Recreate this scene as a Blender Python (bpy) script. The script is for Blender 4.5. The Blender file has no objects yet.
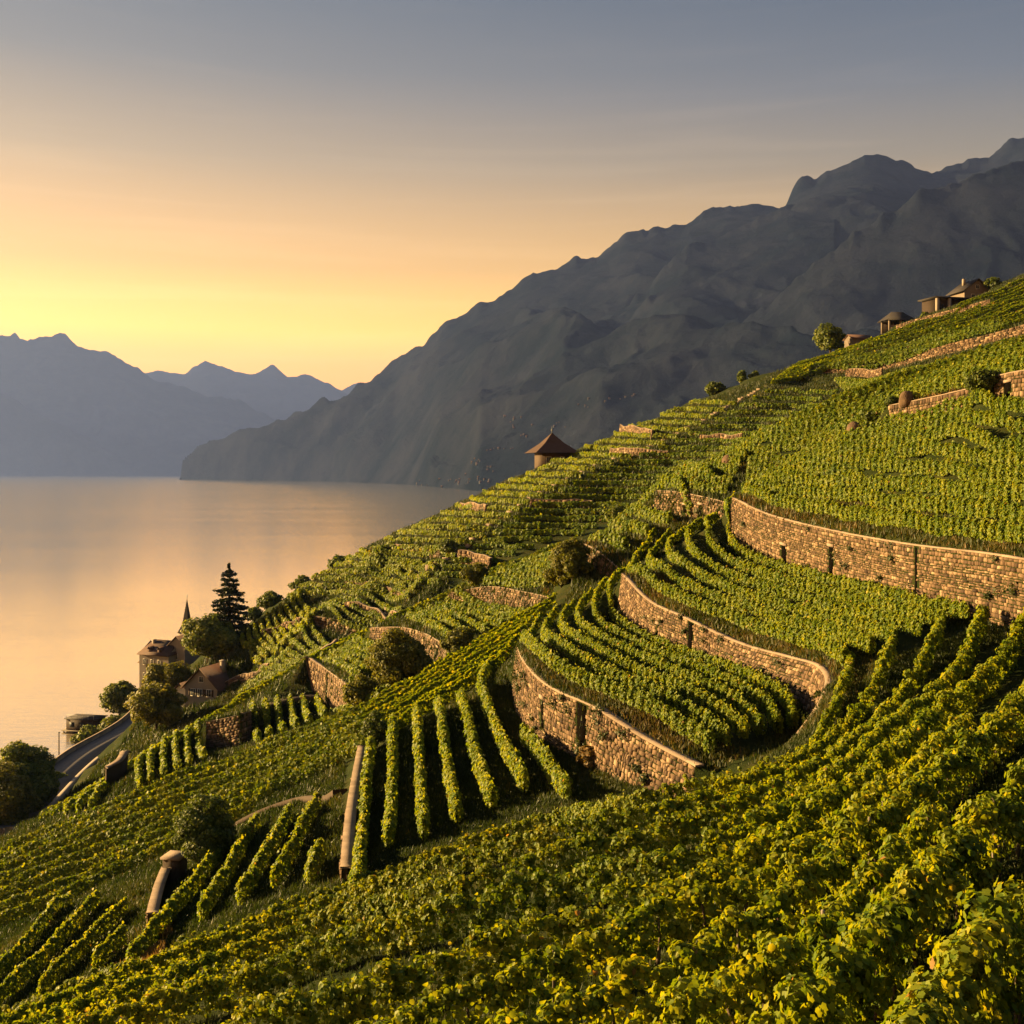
import bpy, bmesh, math, random
import numpy as np
from mathutils import Vector, Matrix
from mathutils.bvhtree import BVHTree
from mathutils.geometry import delaunay_2d_cdt

random.seed(7)
RNG = np.random.default_rng(7)
scene = bpy.context.scene
COL = scene.collection

# ------------------------------------------------------------------ camera, sky, sun, exposure
FPX, CX, HZ = 1098.0, 512.0, 472.0          # focal length in pixels, centre column, horizon line
LAKE = -65.0                                # lake level below the camera
cam_d = bpy.data.cameras.new("camera")
cam = bpy.data.objects.new("camera", cam_d)
COL.objects.link(cam)
cam.location = (0, 0, 0)
cam.rotation_euler = (math.radians(90), 0, 0)
cam_d.sensor_width = 36
cam_d.lens = 36 * FPX / 1024
cam_d.shift_y = -(512 - HZ) / 1024
cam_d.clip_start = 0.2
cam_d.clip_end = 90000
scene.camera = cam

SKY_GAIN = 3.1
SUN_AZ, SUN_EL = math.radians(-72), math.radians(13)     # azimuth from +Y, negative = left
to_sun = Vector((math.sin(SUN_AZ) * math.cos(SUN_EL), math.cos(SUN_AZ) * math.cos(SUN_EL), math.sin(SUN_EL)))
sun_d = bpy.data.lights.new("sun", 'SUN')
sun_d.energy = 5.0
sun_d.angle = math.radians(0.55)
sun_d.color = (1.0, 0.665, 0.265)
sun = bpy.data.objects.new("sun", sun_d)
COL.objects.link(sun)
sun.rotation_euler = to_sun.to_track_quat('Z', 'Y').to_euler()

world = bpy.data.worlds.new("World")
scene.world = world
world.use_nodes = True
wn, wl = world.node_tree.nodes, world.node_tree.links
wn.clear()
w_out = wn.new('ShaderNodeOutputWorld')
w_bg = wn.new('ShaderNodeBackground')
w_sky = wn.new('ShaderNodeTexSky')
w_sky.sky_type = 'NISHITA'
w_sky.sun_disc = False
w_sky.sun_elevation = SUN_EL
w_sky.sun_rotation = SUN_AZ
w_sky.altitude = 400
w_sky.air_density = 1.3
w_sky.dust_density = 2.0
w_sky.ozone_density = 1.5
w_bg.inputs['Strength'].default_value = 0.1
# evening colour of this sky: golden low on the left, slate overhead and to the right
def w_math(op, *ins):
    n = wn.new('ShaderNodeMath'); n.operation = op
    for k, v in enumerate(ins):
        if isinstance(v, (int, float)): n.inputs[k].default_value = v
        else: wl.new(v, n.inputs[k])
    return n.outputs[0]
def w_ramp(fac, stops):
    r = wn.new('ShaderNodeValToRGB')
    while len(r.color_ramp.elements) < len(stops): r.color_ramp.elements.new(0.5)
    for e, (p, c) in zip(r.color_ramp.elements, stops):
        e.position = p; e.color = (*c, 1)
    wl.new(fac, r.inputs[0])
    return r.outputs[0]
def w_mix(mode, fac, a_, b_):
    m = wn.new('ShaderNodeMix'); m.data_type = 'RGBA'; m.blend_type = mode
    if isinstance(fac, (int, float)): m.inputs[0].default_value = fac
    else: wl.new(fac, m.inputs[0])
    for k, v in ((6, a_), (7, b_)):
        if isinstance(v, tuple): m.inputs[k].default_value = v
        else: wl.new(v, m.inputs[k])
    return m.outputs[2]
w_tc = wn.new('ShaderNodeTexCoord')
w_sep = wn.new('ShaderNodeSeparateXYZ')
wl.new(w_tc.outputs['Generated'], w_sep.inputs[0])
w_z = w_sep.outputs['Z']
w_left = w_ramp(w_z, [(0.0, (1.6, 0.62, 0.0)), (0.08, (2.5, 0.86, 0.0)), (0.125, (2.5, 1.16, 0.0)), (0.18, (1.32, 0.62, 0.03)), (0.27, (0.56, 0.33, 0.10)), (0.34, (0.22, 0.165, 0.11)), (0.42, (0.085, 0.09, 0.105)), (0.8, (0.10, 0.11, 0.14))])
w_right = w_ramp(w_z, [(0.0, (1.3, 0.46, 0.0)), (0.08, (2.1, 0.76, 0.0)), (0.12, (1.5, 0.62, 0.0)), (0.18, (0.76, 0.385, 0.02)), (0.26, (0.27, 0.19, 0.10)), (0.32, (0.12, 0.115, 0.125)), (0.40, (0.045, 0.06, 0.095)), (0.8, (0.09, 0.11, 0.15))])
w_hl = w_math('SQRT', w_math('ADD', w_math('MULTIPLY', w_sep.outputs['X'], w_sep.outputs['X']), w_math('MULTIPLY', w_sep.outputs['Y'], w_sep.outputs['Y'])))
w_az = w_math('MULTIPLY_ADD', w_math('DIVIDE', w_sep.outputs['X'], w_math('MAXIMUM', w_hl, 0.001)), 1.15, 0.5)
w_az.node.use_clamp = True
w_grad = w_mix('MIX', w_az, w_left, w_right)
# thin wisps of cloud low in the sky
w_map = wn.new('ShaderNodeMapping'); w_map.inputs['Scale'].default_value = (3.2, 3.2, 55.0)
wl.new(w_tc.outputs['Generated'], w_map.inputs[0])
w_no = wn.new('ShaderNodeTexNoise'); w_no.inputs['Scale'].default_value = 1.0; w_no.inputs['Detail'].default_value = 6; w_no.inputs['Distortion'].default_value = 0.6
wl.new(w_map.outputs[0], w_no.inputs['Vector'])
w_wisp = w_ramp(w_no.outputs[0], [(0.52, (0, 0, 0)), (0.74, (1, 1, 1))])
w_band = w_ramp(w_z, [(0.06, (0, 0, 0)), (0.13, (1, 1, 1)), (0.19, (0.5, 0.5, 0.5)), (0.36, (0.1, 0.1, 0.1))])
w_cl = w_mix('MULTIPLY', 1.0, w_wisp, w_band)
w_grad = w_mix('ADD', 0.16, w_grad, w_mix('MULTIPLY', 1.0, w_cl, (1.0, 0.72, 0.42, 1)))
w_scaled = w_mix('MULTIPLY', 1.0, w_grad, (SKY_GAIN, SKY_GAIN, SKY_GAIN, 1))
wl.new(w_mix('MIX', 0.9, w_sky.outputs[0], w_scaled), w_bg.inputs[0])
wl.new(w_bg.outputs[0], w_out.inputs[0])

vs = scene.view_settings
scene.display_settings.display_device = 'sRGB'
vs.view_transform = 'Standard'
vs.look = 'None'
vs.exposure = 2.05
vs.gamma = 1.0
vs.use_curve_mapping = False
cy = scene.cycles
cy.use_denoising = True
cy.max_bounces = 6
cy.diffuse_bounces = 3
cy.glossy_bounces = 3
cy.transmission_bounces = 4
cy.transparent_max_bounces = 8
cy.volume_bounces = 1
cy.caustics_reflective = False
cy.caustics_refractive = False
cy.sample_clamp_indirect = 4

# ------------------------------------------------------------------ helpers
def P(px, py, Y):
    return Vector(((px - CX) / FPX * Y, Y, (HZ - py) / FPX * Y))

def tag(o, label=None, cat=None, group=None, kind=None):
    if label: o['label'] = label
    if cat: o['category'] = cat
    if group: o['group'] = group
    if kind: o['kind'] = kind
    return o

def link(name, me, mat=None, parent=None):
    o = bpy.data.objects.new(name, me)
    COL.objects.link(o)
    if mat is not None and me is not None:
        for m in (mat if isinstance(mat, (list, tuple)) else [mat]):
            me.materials.append(m)
    if parent is not None:
        o.parent = parent
    return o

def empty(name, loc=(0, 0, 0), rz=0.0):
    o = bpy.data.objects.new(name, None)
    COL.objects.link(o)
    o.location = loc
    o.rotation_euler = (0, 0, rz)
    o.empty_display_size = 0.3
    return o

def np_mesh(name, verts, loops, counts, tone=None, smooth=False):
    """verts (n,3); loops flat vertex indices; counts loops per polygon; tone per face"""
    me = bpy.data.meshes.new(name)
    verts = np.asarray(verts, dtype=np.float32)
    loops = np.asarray(loops, dtype=np.int32).ravel()
    counts = np.asarray(counts, dtype=np.int32)
    me.vertices.add(len(verts))
    me.vertices.foreach_set('co', verts.ravel())
    me.loops.add(len(loops))
    me.loops.foreach_set('vertex_index', loops)
    me.polygons.add(len(counts))
    st = np.zeros(len(counts), dtype=np.int32)
    if len(counts) > 1:
        st[1:] = np.cumsum(counts)[:-1]
    me.polygons.foreach_set('loop_start', st)
    me.polygons.foreach_set('loop_total', counts)
    if smooth:
        me.polygons.foreach_set('use_smooth', np.ones(len(counts), dtype=bool))
    if tone is not None:
        a = me.attributes.new('tone', 'FLOAT', 'FACE')
        a.data.foreach_set('value', np.asarray(tone, dtype=np.float32))
    me.update(calc_edges=True)
    return me

class MB:
    """collects quads / boxes / prisms, then becomes one mesh object"""
    def __init__(s):
        s.v, s.f, s.t = [], [], []
    def face(s, pts, tone=0.5):
        i = len(s.v)
        s.v += [tuple(p) for p in pts]
        s.f.append(list(range(i, i + len(pts)))); s.t.append(tone)
    def poly8(s, c, tone=0.5):
        """c: 8 corners, bottom ring 0-3 then top ring 4-7"""
        i = len(s.v)
        s.v += [tuple(p) for p in c]
        for q in ((3, 2, 1, 0), (4, 5, 6, 7), (0, 1, 5, 4), (1, 2, 6, 5), (2, 3, 7, 6), (3, 0, 4, 7)):
            s.f.append([i + k for k in q]); s.t.append(tone)
    def strip(s, sections, tones=None):
        """one closed run through four-point cross sections"""
        i0 = len(s.v); n = len(sections)
        for q in sections: s.v += [tuple(p) for p in q]
        for i in range(n - 1):
            for k in range(4):
                s.f.append([i0 + 4 * i + k, i0 + 4 * i + (k + 1) % 4, i0 + 4 * i + 4 + (k + 1) % 4, i0 + 4 * i + 4 + k])
                s.t.append(.5 if tones is None else tones[i])
        s.f.append([i0 + k for k in range(4)]); s.t.append(.5)
        s.f.append([i0 + 4 * n - 1 - k for k in range(4)]); s.t.append(.5)
    def box(s, c, d, rz=0.0, tone=0.5):
        """c: centre of the base, d: size"""
        cx, cy_, cz = c; hx, hy = d[0] / 2, d[1] / 2
        ca, sa = math.cos(rz), math.sin(rz)
        r = []
        for z in (cz, cz + d[2]):
            for (x, y) in ((-hx, -hy), (hx, -hy), (hx, hy), (-hx, hy)):
                r.append((cx + ca * x - sa * y, cy_ + sa * x + ca * y, z))
        s.poly8(r, tone)
    def tube(s, pts, rad, n=7, tone=0.5, cap=True):
        pts = [Vector(p) for p in pts]
        rings = []
        for k, p in enumerate(pts):
            d = (pts[min(k + 1, len(pts) - 1)] - pts[max(k - 1, 0)]).normalized()
            a = d.orthogonal().normalized() if abs(d.z) > 0.9 else d.cross(Vector((0, 0, 1))).normalized()
            b = d.cross(a)
            r = rad[k] if isinstance(rad, (list, tuple)) else rad
            i = len(s.v)
            for j in range(n):
                t = 2 * math.pi * j / n
                s.v.append(tuple(p + a * math.cos(t) * r + b * math.sin(t) * r))
            rings.append(i)
        for k in range(len(rings) - 1):
            for j in range(n):
                s.f.append([rings[k] + j, rings[k] + (j + 1) % n, rings[k + 1] + (j + 1) % n, rings[k + 1] + j]); s.t.append(tone)
        if cap:
            s.f.append([rings[0] + j for j in range(n)][::-1]); s.t.append(tone)
            s.f.append([rings[-1] + j for j in range(n)]); s.t.append(tone)
    def build(s, name, mat, parent=None, smooth=False):
        loops = [i for f in s.f for i in f]
        me = np_mesh(name, s.v, loops, [len(f) for f in s.f], s.t, smooth)
        return link(name, me, mat, parent)

# ------------------------------------------------------------------ materials
def new_mat(name):
    m = bpy.data.materials.new(name)
    m.use_nodes = True
    nt = m.node_tree
    nt.nodes.clear()
    out = nt.nodes.new('ShaderNodeOutputMaterial')
    return m, nt, out

def ramp(nt, stops, fac):
    r = nt.nodes.new('ShaderNodeValToRGB')
    e = r.color_ramp.elements
    while len(e) < len(stops):
        e.new(0.5)
    for k, (p, c) in enumerate(stops):
        e[k].position = p
        e[k].color = (c[0], c[1], c[2], 1)
    nt.links.new(fac, r.inputs[0])
    return r

def noise(nt, scale, detail=4, rough=0.55, vec=None):
    n = nt.nodes.new('ShaderNodeTexNoise')
    n.inputs['Scale'].default_value = scale
    n.inputs['Detail'].default_value = detail
    n.inputs['Roughness'].default_value = rough
    if vec is not None:
        nt.links.new(vec, n.inputs['Vector'])
    return n

def tone_attr(nt):
    a = nt.nodes.new('ShaderNodeAttribute')
    a.attribute_name = 'tone'
    return a.outputs['Fac']

def pos(nt):
    return nt.nodes.new('ShaderNodeNewGeometry').outputs['Position']

def mat_leaf(name, stops, trans=0.42, tcol=(1.25, 1.2, 0.55), rough=0.55, tgain=1.0):
    m, nt, out = new_mat(name)
    r = ramp(nt, stops, tone_attr(nt))
    p = nt.nodes.new('ShaderNodeBsdfPrincipled')
    p.inputs['Roughness'].default_value = rough
    p.inputs['Specular IOR Level'].default_value = 0.25
    nt.links.new(r.outputs[0], p.inputs['Base Color'])
    t = nt.nodes.new('ShaderNodeBsdfTranslucent')
    mul = nt.nodes.new('ShaderNodeMix'); mul.data_type = 'RGBA'; mul.blend_type = 'MULTIPLY'
    mul.inputs[0].default_value = 1
    nt.links.new(r.outputs[0], mul.inputs[6])
    mul.inputs[7].default_value = (tcol[0] * tgain, tcol[1] * tgain, tcol[2] * tgain, 1)
    nt.links.new(mul.outputs[2], t.inputs[0])
    mx = nt.nodes.new('ShaderNodeMixShader')
    mx.inputs[0].default_value = trans
    nt.links.new(p.outputs[0], mx.inputs[1]); nt.links.new(t.outputs[0], mx.inputs[2])
    nt.links.new(mx.outputs[0], out.inputs[0])
    return m

def mat_tone(name, stops, rough=0.9, nscale=3.0, namt=0.35, bump=0.3, bscale=12.0, spec=0.2):
    """tone attribute + noise through a colour ramp, with noise bump"""
    m, nt, out = new_mat(name)
    ps = pos(nt)
    n = noise(nt, nscale, 5, 0.6, ps)
    ma = nt.nodes.new('ShaderNodeMath'); ma.operation = 'MULTIPLY_ADD'
    nt.links.new(n.outputs[0], ma.inputs[0]); ma.inputs[1].default_value = namt * 2
    sb = nt.nodes.new('ShaderNodeMath'); sb.operation = 'SUBTRACT'
    nt.links.new(tone_attr(nt), sb.inputs[0]); sb.inputs[1].default_value = namt
    nt.links.new(sb.outputs[0], ma.inputs[2])
    r = ramp(nt, stops, ma.outputs[0])
    p = nt.nodes.new('ShaderNodeBsdfPrincipled')
    p.inputs['Roughness'].default_value = rough
    p.inputs['Specular IOR Level'].default_value = spec
    nt.links.new(r.outputs[0], p.inputs['Base Color'])
    if bump > 0:
        n2 = noise(nt, bscale, 5, 0.65, ps)
        b = nt.nodes.new('ShaderNodeBump')
        b.inputs['Strength'].default_value = bump
        b.inputs['Distance'].default_value = 0.05
        nt.links.new(n2.outputs[0], b.inputs['Height'])
        nt.links.new(b.outputs[0], p.inputs['Normal'])
    nt.links.new(p.outputs[0], out.inputs[0])
    return m

VINE_STOPS = [(0.0, (0.022, 0.050, 0.004)), (0.35, (0.092, 0.15, 0.008)), (0.7, (0.24, 0.262, 0.013)), (0.95, (0.42, 0.34, 0.022)), (1.0, (0.30, 0.17, 0.06))]
M_VINE = mat_leaf('vine_leaf', VINE_STOPS, 0.5, tcol=(1.6, 1.35, 0.4))
M_TREE = mat_leaf('tree_leaf', [(0, (0.035, 0.058, 0.009)), (0.5, (0.11, 0.14, 0.02)), (1, (0.24, 0.22, 0.035))], 0.4)
M_TREE_Y = mat_leaf('olive_tree_leaf', [(0, (0.05, 0.065, 0.009)), (0.5, (0.14, 0.14, 0.018)), (1, (0.26, 0.21, 0.03))], 0.42)
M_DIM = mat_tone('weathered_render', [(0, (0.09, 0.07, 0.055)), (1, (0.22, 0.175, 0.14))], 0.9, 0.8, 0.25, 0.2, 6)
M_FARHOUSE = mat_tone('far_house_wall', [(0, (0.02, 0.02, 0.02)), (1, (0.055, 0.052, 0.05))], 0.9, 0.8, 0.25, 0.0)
M_CONIFER = mat_leaf('conifer_needle', [(0, (0.008, 0.016, 0.007)), (1, (0.03, 0.042, 0.014))], 0.15)
M_BARK = mat_tone('bark', [(0, (0.03, 0.02, 0.014)), (1, (0.11, 0.08, 0.055))], 0.95, 8, 0.3, 0.6, 30)
M_POST = mat_tone('post_wood', [(0, (0.07, 0.055, 0.04)), (1, (0.2, 0.165, 0.13))], 0.9, 9, 0.3, 0.3, 40)
M_STONE = mat_tone('wall_stone', [(0, (0.035, 0.022, 0.015)), (0.3, (0.075, 0.047, 0.03)), (0.65, (0.145, 0.092, 0.056)), (1, (0.28, 0.195, 0.125))], 0.92, 1.3, 0.4, 0.7, 14)
M_MORTAR = mat_tone('wall_mortar', [(0, (0.03, 0.022, 0.016)), (1, (0.085, 0.06, 0.045))], 0.95, 3, 0.3, 0.5, 15)
M_COPING = mat_tone('coping_stone', [(0, (0.13, 0.095, 0.07)), (1, (0.30, 0.225, 0.17))], 0.9, 2.5, 0.3, 0.5, 12)
M_RECESS_SHADE = mat_tone('painted_recess_shade', [(0, (0.002, 0.0017, 0.0014)), (1, (0.006, 0.005, 0.004))], 1.0, 3, 0.3, 0.0, 5, 0.0)  # near-black colour stands in for the shade inside openings and recesses
M_PLASTER = mat_tone('plaster', [(0, (0.14, 0.115, 0.095)), (1, (0.32, 0.27, 0.22))], 0.9, 0.8, 0.25, 0.2, 6)
M_PALE = mat_tone('pale_plaster', [(0, (0.4, 0.36, 0.3)), (1, (0.6, 0.55, 0.48))], 0.9, 0.8, 0.25, 0.2, 6)
M_ROOF = mat_tone('roof_tile', [(0, (0.035, 0.022, 0.017)), (1, (0.11, 0.06, 0.042))], 0.85, 1.5, 0.3, 0.5, 5)
M_SLATE = mat_tone('roof_slate', [(0, (0.018, 0.016, 0.016)), (1, (0.06, 0.05, 0.045))], 0.8, 1.5, 0.3, 0.4, 5)
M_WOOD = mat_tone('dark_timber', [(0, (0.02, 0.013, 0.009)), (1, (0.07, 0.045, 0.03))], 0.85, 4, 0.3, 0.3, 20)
M_GLASS = mat_tone('window_glass', [(0, (0.01, 0.011, 0.013)), (1, (0.025, 0.027, 0.03))], 0.6, 2, 0.2, 0.0, 5, 0.2)
M_METAL = mat_tone('grey_metal', [(0, (0.1, 0.1, 0.1)), (1, (0.2, 0.2, 0.2))], 0.5, 3, 0.2, 0.0, 5, 0.5)
M_GRASS = mat_leaf('grass_blade', [(0, (0.015, 0.028, 0.006)), (0.5, (0.036, 0.05, 0.010)), (0.85, (0.08, 0.072, 0.018)), (1, (0.13, 0.085, 0.03))], 0.35)
M_DRY = mat_leaf('dry_grass_blade', [(0, (0.06, 0.05, 0.015)), (0.5, (0.17, 0.10, 0.03)), (1, (0.3, 0.17, 0.06))], 0.35)

def mat_ground():
    m, nt, out = new_mat('hill_ground')
    ps = pos(nt)
    n1 = noise(nt, 0.35, 6, 0.6, ps)
    n2 = noise(nt, 3.0, 6, 0.7, ps)
    mx = nt.nodes.new('ShaderNodeMath'); mx.operation = 'MULTIPLY_ADD'
    nt.links.new(n1.outputs[0], mx.inputs[0]); mx.inputs[1].default_value = 0.6
    m2 = nt.nodes.new('ShaderNodeMath'); m2.operation = 'MULTIPLY'
    nt.links.new(n2.outputs[0], m2.inputs[0]); m2.inputs[1].default_value = 0.4
    nt.links.new(m2.outputs[0], mx.inputs[2])
    r = ramp(nt, [(0.3, (0.012, 0.02, 0.005)), (0.48, (0.022, 0.031, 0.008)), (0.58, (0.036, 0.038, 0.011)), (0.72, (0.065, 0.047, 0.022))], mx.outputs[0])
    p = nt.nodes.new('ShaderNodeBsdfPrincipled')
    p.inputs['Roughness'].default_value = 1.0
    p.inputs['Specular IOR Level'].default_value = 0.05
    nt.links.new(r.outputs[0], p.inputs['Base Color'])
    n3 = noise(nt, 9.0, 6, 0.75, ps)
    b = nt.nodes.new('ShaderNodeBump'); b.inputs['Strength'].default_value = 0.8; b.inputs['Distance'].default_value = 0.15
    nt.links.new(n3.outputs[0], b.inputs['Height']); nt.links.new(b.outputs[0], p.inputs['Normal'])
    nt.links.new(p.outputs[0], out.inputs[0])
    return m
M_GROUND = mat_ground()

def mat_water():
    m, nt, out = new_mat('lake_water')
    g = nt.nodes.new('ShaderNodeBsdfGlossy')
    g.inputs['Color'].default_value = (1.0, 0.93, 0.80, 1)
    g.inputs['Roughness'].default_value = 0.15
    d = nt.nodes.new('ShaderNodeBsdfDiffuse')
    d.inputs['Color'].default_value = (0.03, 0.045, 0.05, 1)
    ps = pos(nt)
    mp = nt.nodes.new('ShaderNodeMapping')
    mp.inputs['Scale'].default_value = (0.12, 0.4, 0.1)
    nt.links.new(ps, mp.inputs[0])
    n1 = noise(nt, 1.0, 5, 0.6, mp.outputs[0])
    mp2 = nt.nodes.new('ShaderNodeMapping')
    mp2.inputs['Scale'].default_value = (0.0018, 0.0075, 0.01)
    nt.links.new(ps, mp2.inputs[0])
    n2 = noise(nt, 1.0, 4, 0.6, mp2.outputs[0])
    r2 = ramp(nt, [(0.35, (0.05, 0.05, 0.05)), (0.65, (0.32, 0.32, 0.32))], n2.outputs[0])
    b = nt.nodes.new('ShaderNodeBump')
    nt.links.new(r2.outputs[0], b.inputs['Strength'])
    b.inputs['Distance'].default_value = 0.4
    nt.links.new(n1.outputs[0], b.inputs['Height'])
    nt.links.new(b.outputs[0], g.inputs['Normal'])
    f = nt.nodes.new('ShaderNodeFresnel'); f.inputs['IOR'].default_value = 1.33
    nt.links.new(b.outputs[0], f.inputs['Normal'])
    ma = nt.nodes.new('ShaderNodeMath'); ma.operation = 'MAXIMUM'; ma.inputs[1].default_value = 0.95
    nt.links.new(f.outputs[0], ma.inputs[0])
    mx = nt.nodes.new('ShaderNodeMixShader')
    nt.links.new(ma.outputs[0], mx.inputs[0])
    nt.links.new(d.outputs[0], mx.inputs[1]); nt.links.new(g.outputs[0], mx.inputs[2])
    nt.links.new(mx.outputs[0], out.inputs[0])
    return m
M_WATER = mat_water()

def mat_mountain(name, lo, hi):
    m, nt, out = new_mat(name)
    ps = pos(nt)
    n = noise(nt, 0.0022, 10, 0.72, ps)
    r = ramp(nt, [(0.40, lo), (0.62, hi)], n.outputs[0])
    p = nt.nodes.new('ShaderNodeBsdfDiffuse')
    nt.links.new(r.outputs[0], p.inputs[0])
    n2 = noise(nt, 0.006, 8, 0.7, ps)
    b = nt.nodes.new('ShaderNodeBump'); b.inputs['Strength'].default_value = 0.6; b.inputs['Distance'].default_value = 50
    nt.links.new(n2.outputs[0], b.inputs['Height']); nt.links.new(b.outputs[0], p.inputs['Normal'])
    nt.links.new(p.outputs[0], out.inputs[0])
    return m
M_MOUNT = mat_mountain('mountain_forest_rock', (0.006, 0.010, 0.015), (0.016, 0.020, 0.030))

def mat_road():
    m, nt, out = new_mat('road_asphalt')
    ps = pos(nt)
    n = noise(nt, 1.5, 6, 0.7, ps)
    r = ramp(nt, [(0.3, (0.06, 0.052, 0.05)), (0.7, (0.13, 0.11, 0.1))], n.outputs[0])
    p = nt.nodes.new('ShaderNodeBsdfPrincipled'); p.inputs['Roughness'].default_value = 0.85
    nt.links.new(r.outputs[0], p.inputs['Base Color'])
    nt.links.new(p.outputs[0], out.inputs[0])
    return m
M_ROAD = mat_road()
# ------------------------------------------------------------------ terrain: surveyed break lines (column, row, metres away)
WALL = {}     # name -> (foot line, head line), same number of points
WALL['upper'] = ([(728, 545, 105), (766, 565, 97), (832, 585, 84), (910, 605, 71), (985, 622, 62), (1024, 630, 58), (1110, 642, 52)],
                 [(732, 498, 106), (766, 514, 97.5), (832, 531, 84.5), (910, 545, 71.5), (985, 554, 62.5), (1024, 560, 58.5), (1110, 570, 52.5)])
WALL['middle'] = ([(616, 620, 101), (640, 640, 94), (683, 659, 85), (724, 674, 77), (766, 690, 69), (803, 708, 62.5), (809, 722, 60), (802, 741, 56), (786, 758, 51)],
                  [(622, 574, 101.3), (647, 600, 94.4), (684, 618, 85.4), (737, 643, 77), (786, 657, 68.5), (818, 667, 62.5), (826, 680, 59.5), (819, 704, 55.5), (797, 736, 50.5)])
WALL['lower'] = ([(512, 693, 85), (519, 719, 76), (537, 738, 70), (561, 752, 66), (583, 766, 62.5), (602, 774, 60), (635, 786, 57), (693, 803, 52.3)],
                 [(517, 646, 85.4), (523, 661, 76.5), (538, 679, 70.5), (559, 693, 66.5), (584, 703, 63), (604, 714, 60.5), (642, 738, 57.4), (696, 767, 52.7)])
WALL['far_end'] = ([(648, 516, 132), (672, 518, 128), (700, 523, 122), (721, 528, 117.5)],
                   [(656, 491, 132.6), (674, 492, 128.6), (702, 497, 122.5), (727, 503, 118)])
WALL['mound'] = ([(571, 558, 127), (588, 567, 124), (602, 577, 121), (613, 586, 118)],
                 [(573, 540, 127.5), (592, 548, 124.5), (606, 558, 121.5), (619, 569, 118.5)])
WALL['ledge'] = ([(446, 606, 159), (480, 612, 152), (515, 617, 143), (540, 622, 135), (553, 628, 130)],
                 [(449, 594, 159.5), (487, 587, 152.5), (522, 592, 143.5), (548, 598, 135.5), (560, 606, 130.5)])
WALL['long_low'] = ([(370, 642, 161), (400, 648, 152), (425, 658, 142), (447, 671, 131)],
                    [(370, 628, 161.5), (403, 628, 152.5), (429, 636, 142.5), (452, 652, 131.5)])
WALL['corner'] = ([(309, 688, 149), (324, 704, 144), (343, 716, 131), (360, 714, 127)],
                  [(307, 657, 149.5), (325, 669, 144.5), (346, 685, 131.5), (361, 697, 127.5)])
WALL['shed'] = ([(206, 752, 131), (225, 752, 130), (243, 752, 129), (251, 748, 134)],
                [(206, 722, 131.5), (225, 719, 130.5), (243, 714, 129.5), (251, 712, 134.2)])
WALL['rosy'] = ([(889, 421, 107), (930, 415, 101.5), (969, 408, 97)],
                [(889, 406, 107.4), (930, 398, 101.9), (969, 389, 97.4)])
WALL['rosy_end'] = ([(994, 399, 92), (1024, 397, 88), (1100, 394, 83)],
                    [(994, 377, 92.4), (1024, 371, 88.4), (1100, 366, 83.4)])
WALL['high_bank'] = ([(822, 374, 290), (887, 370, 277), (940, 357, 264), (997, 342, 252), (1060, 324, 241)],
                     [(822, 367, 290.8), (887, 363, 277.8), (940, 346, 264.8), (997, 332, 252.8), (1060, 313, 241.8)])
WALL['top_bank'] = ([(896, 331, 334), (930, 323, 324), (965, 315, 314), (990, 307, 307)],
                    [(896, 325, 334.8), (930, 315, 324.8), (965, 306, 314.8), (990, 299, 307.8)])
WALL['terrace_a'] = ([(316, 628, 205), (340, 634, 200), (372, 646, 194)],
                     [(313, 616, 205.5), (345, 622, 200.5), (374, 637, 194.5)])
WALL['terrace_b'] = ([(345, 588, 224), (380, 596, 214), (402, 604, 203)],
                     [(345, 579, 224.5), (378, 584, 214.5), (404, 594, 203.5)])
WALL['terrace_c'] = ([(392, 552, 222), (420, 557, 212), (440, 560, 204)],
                     [(392, 544, 222.5), (420, 547, 212.5), (440, 550, 204.5)])

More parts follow.
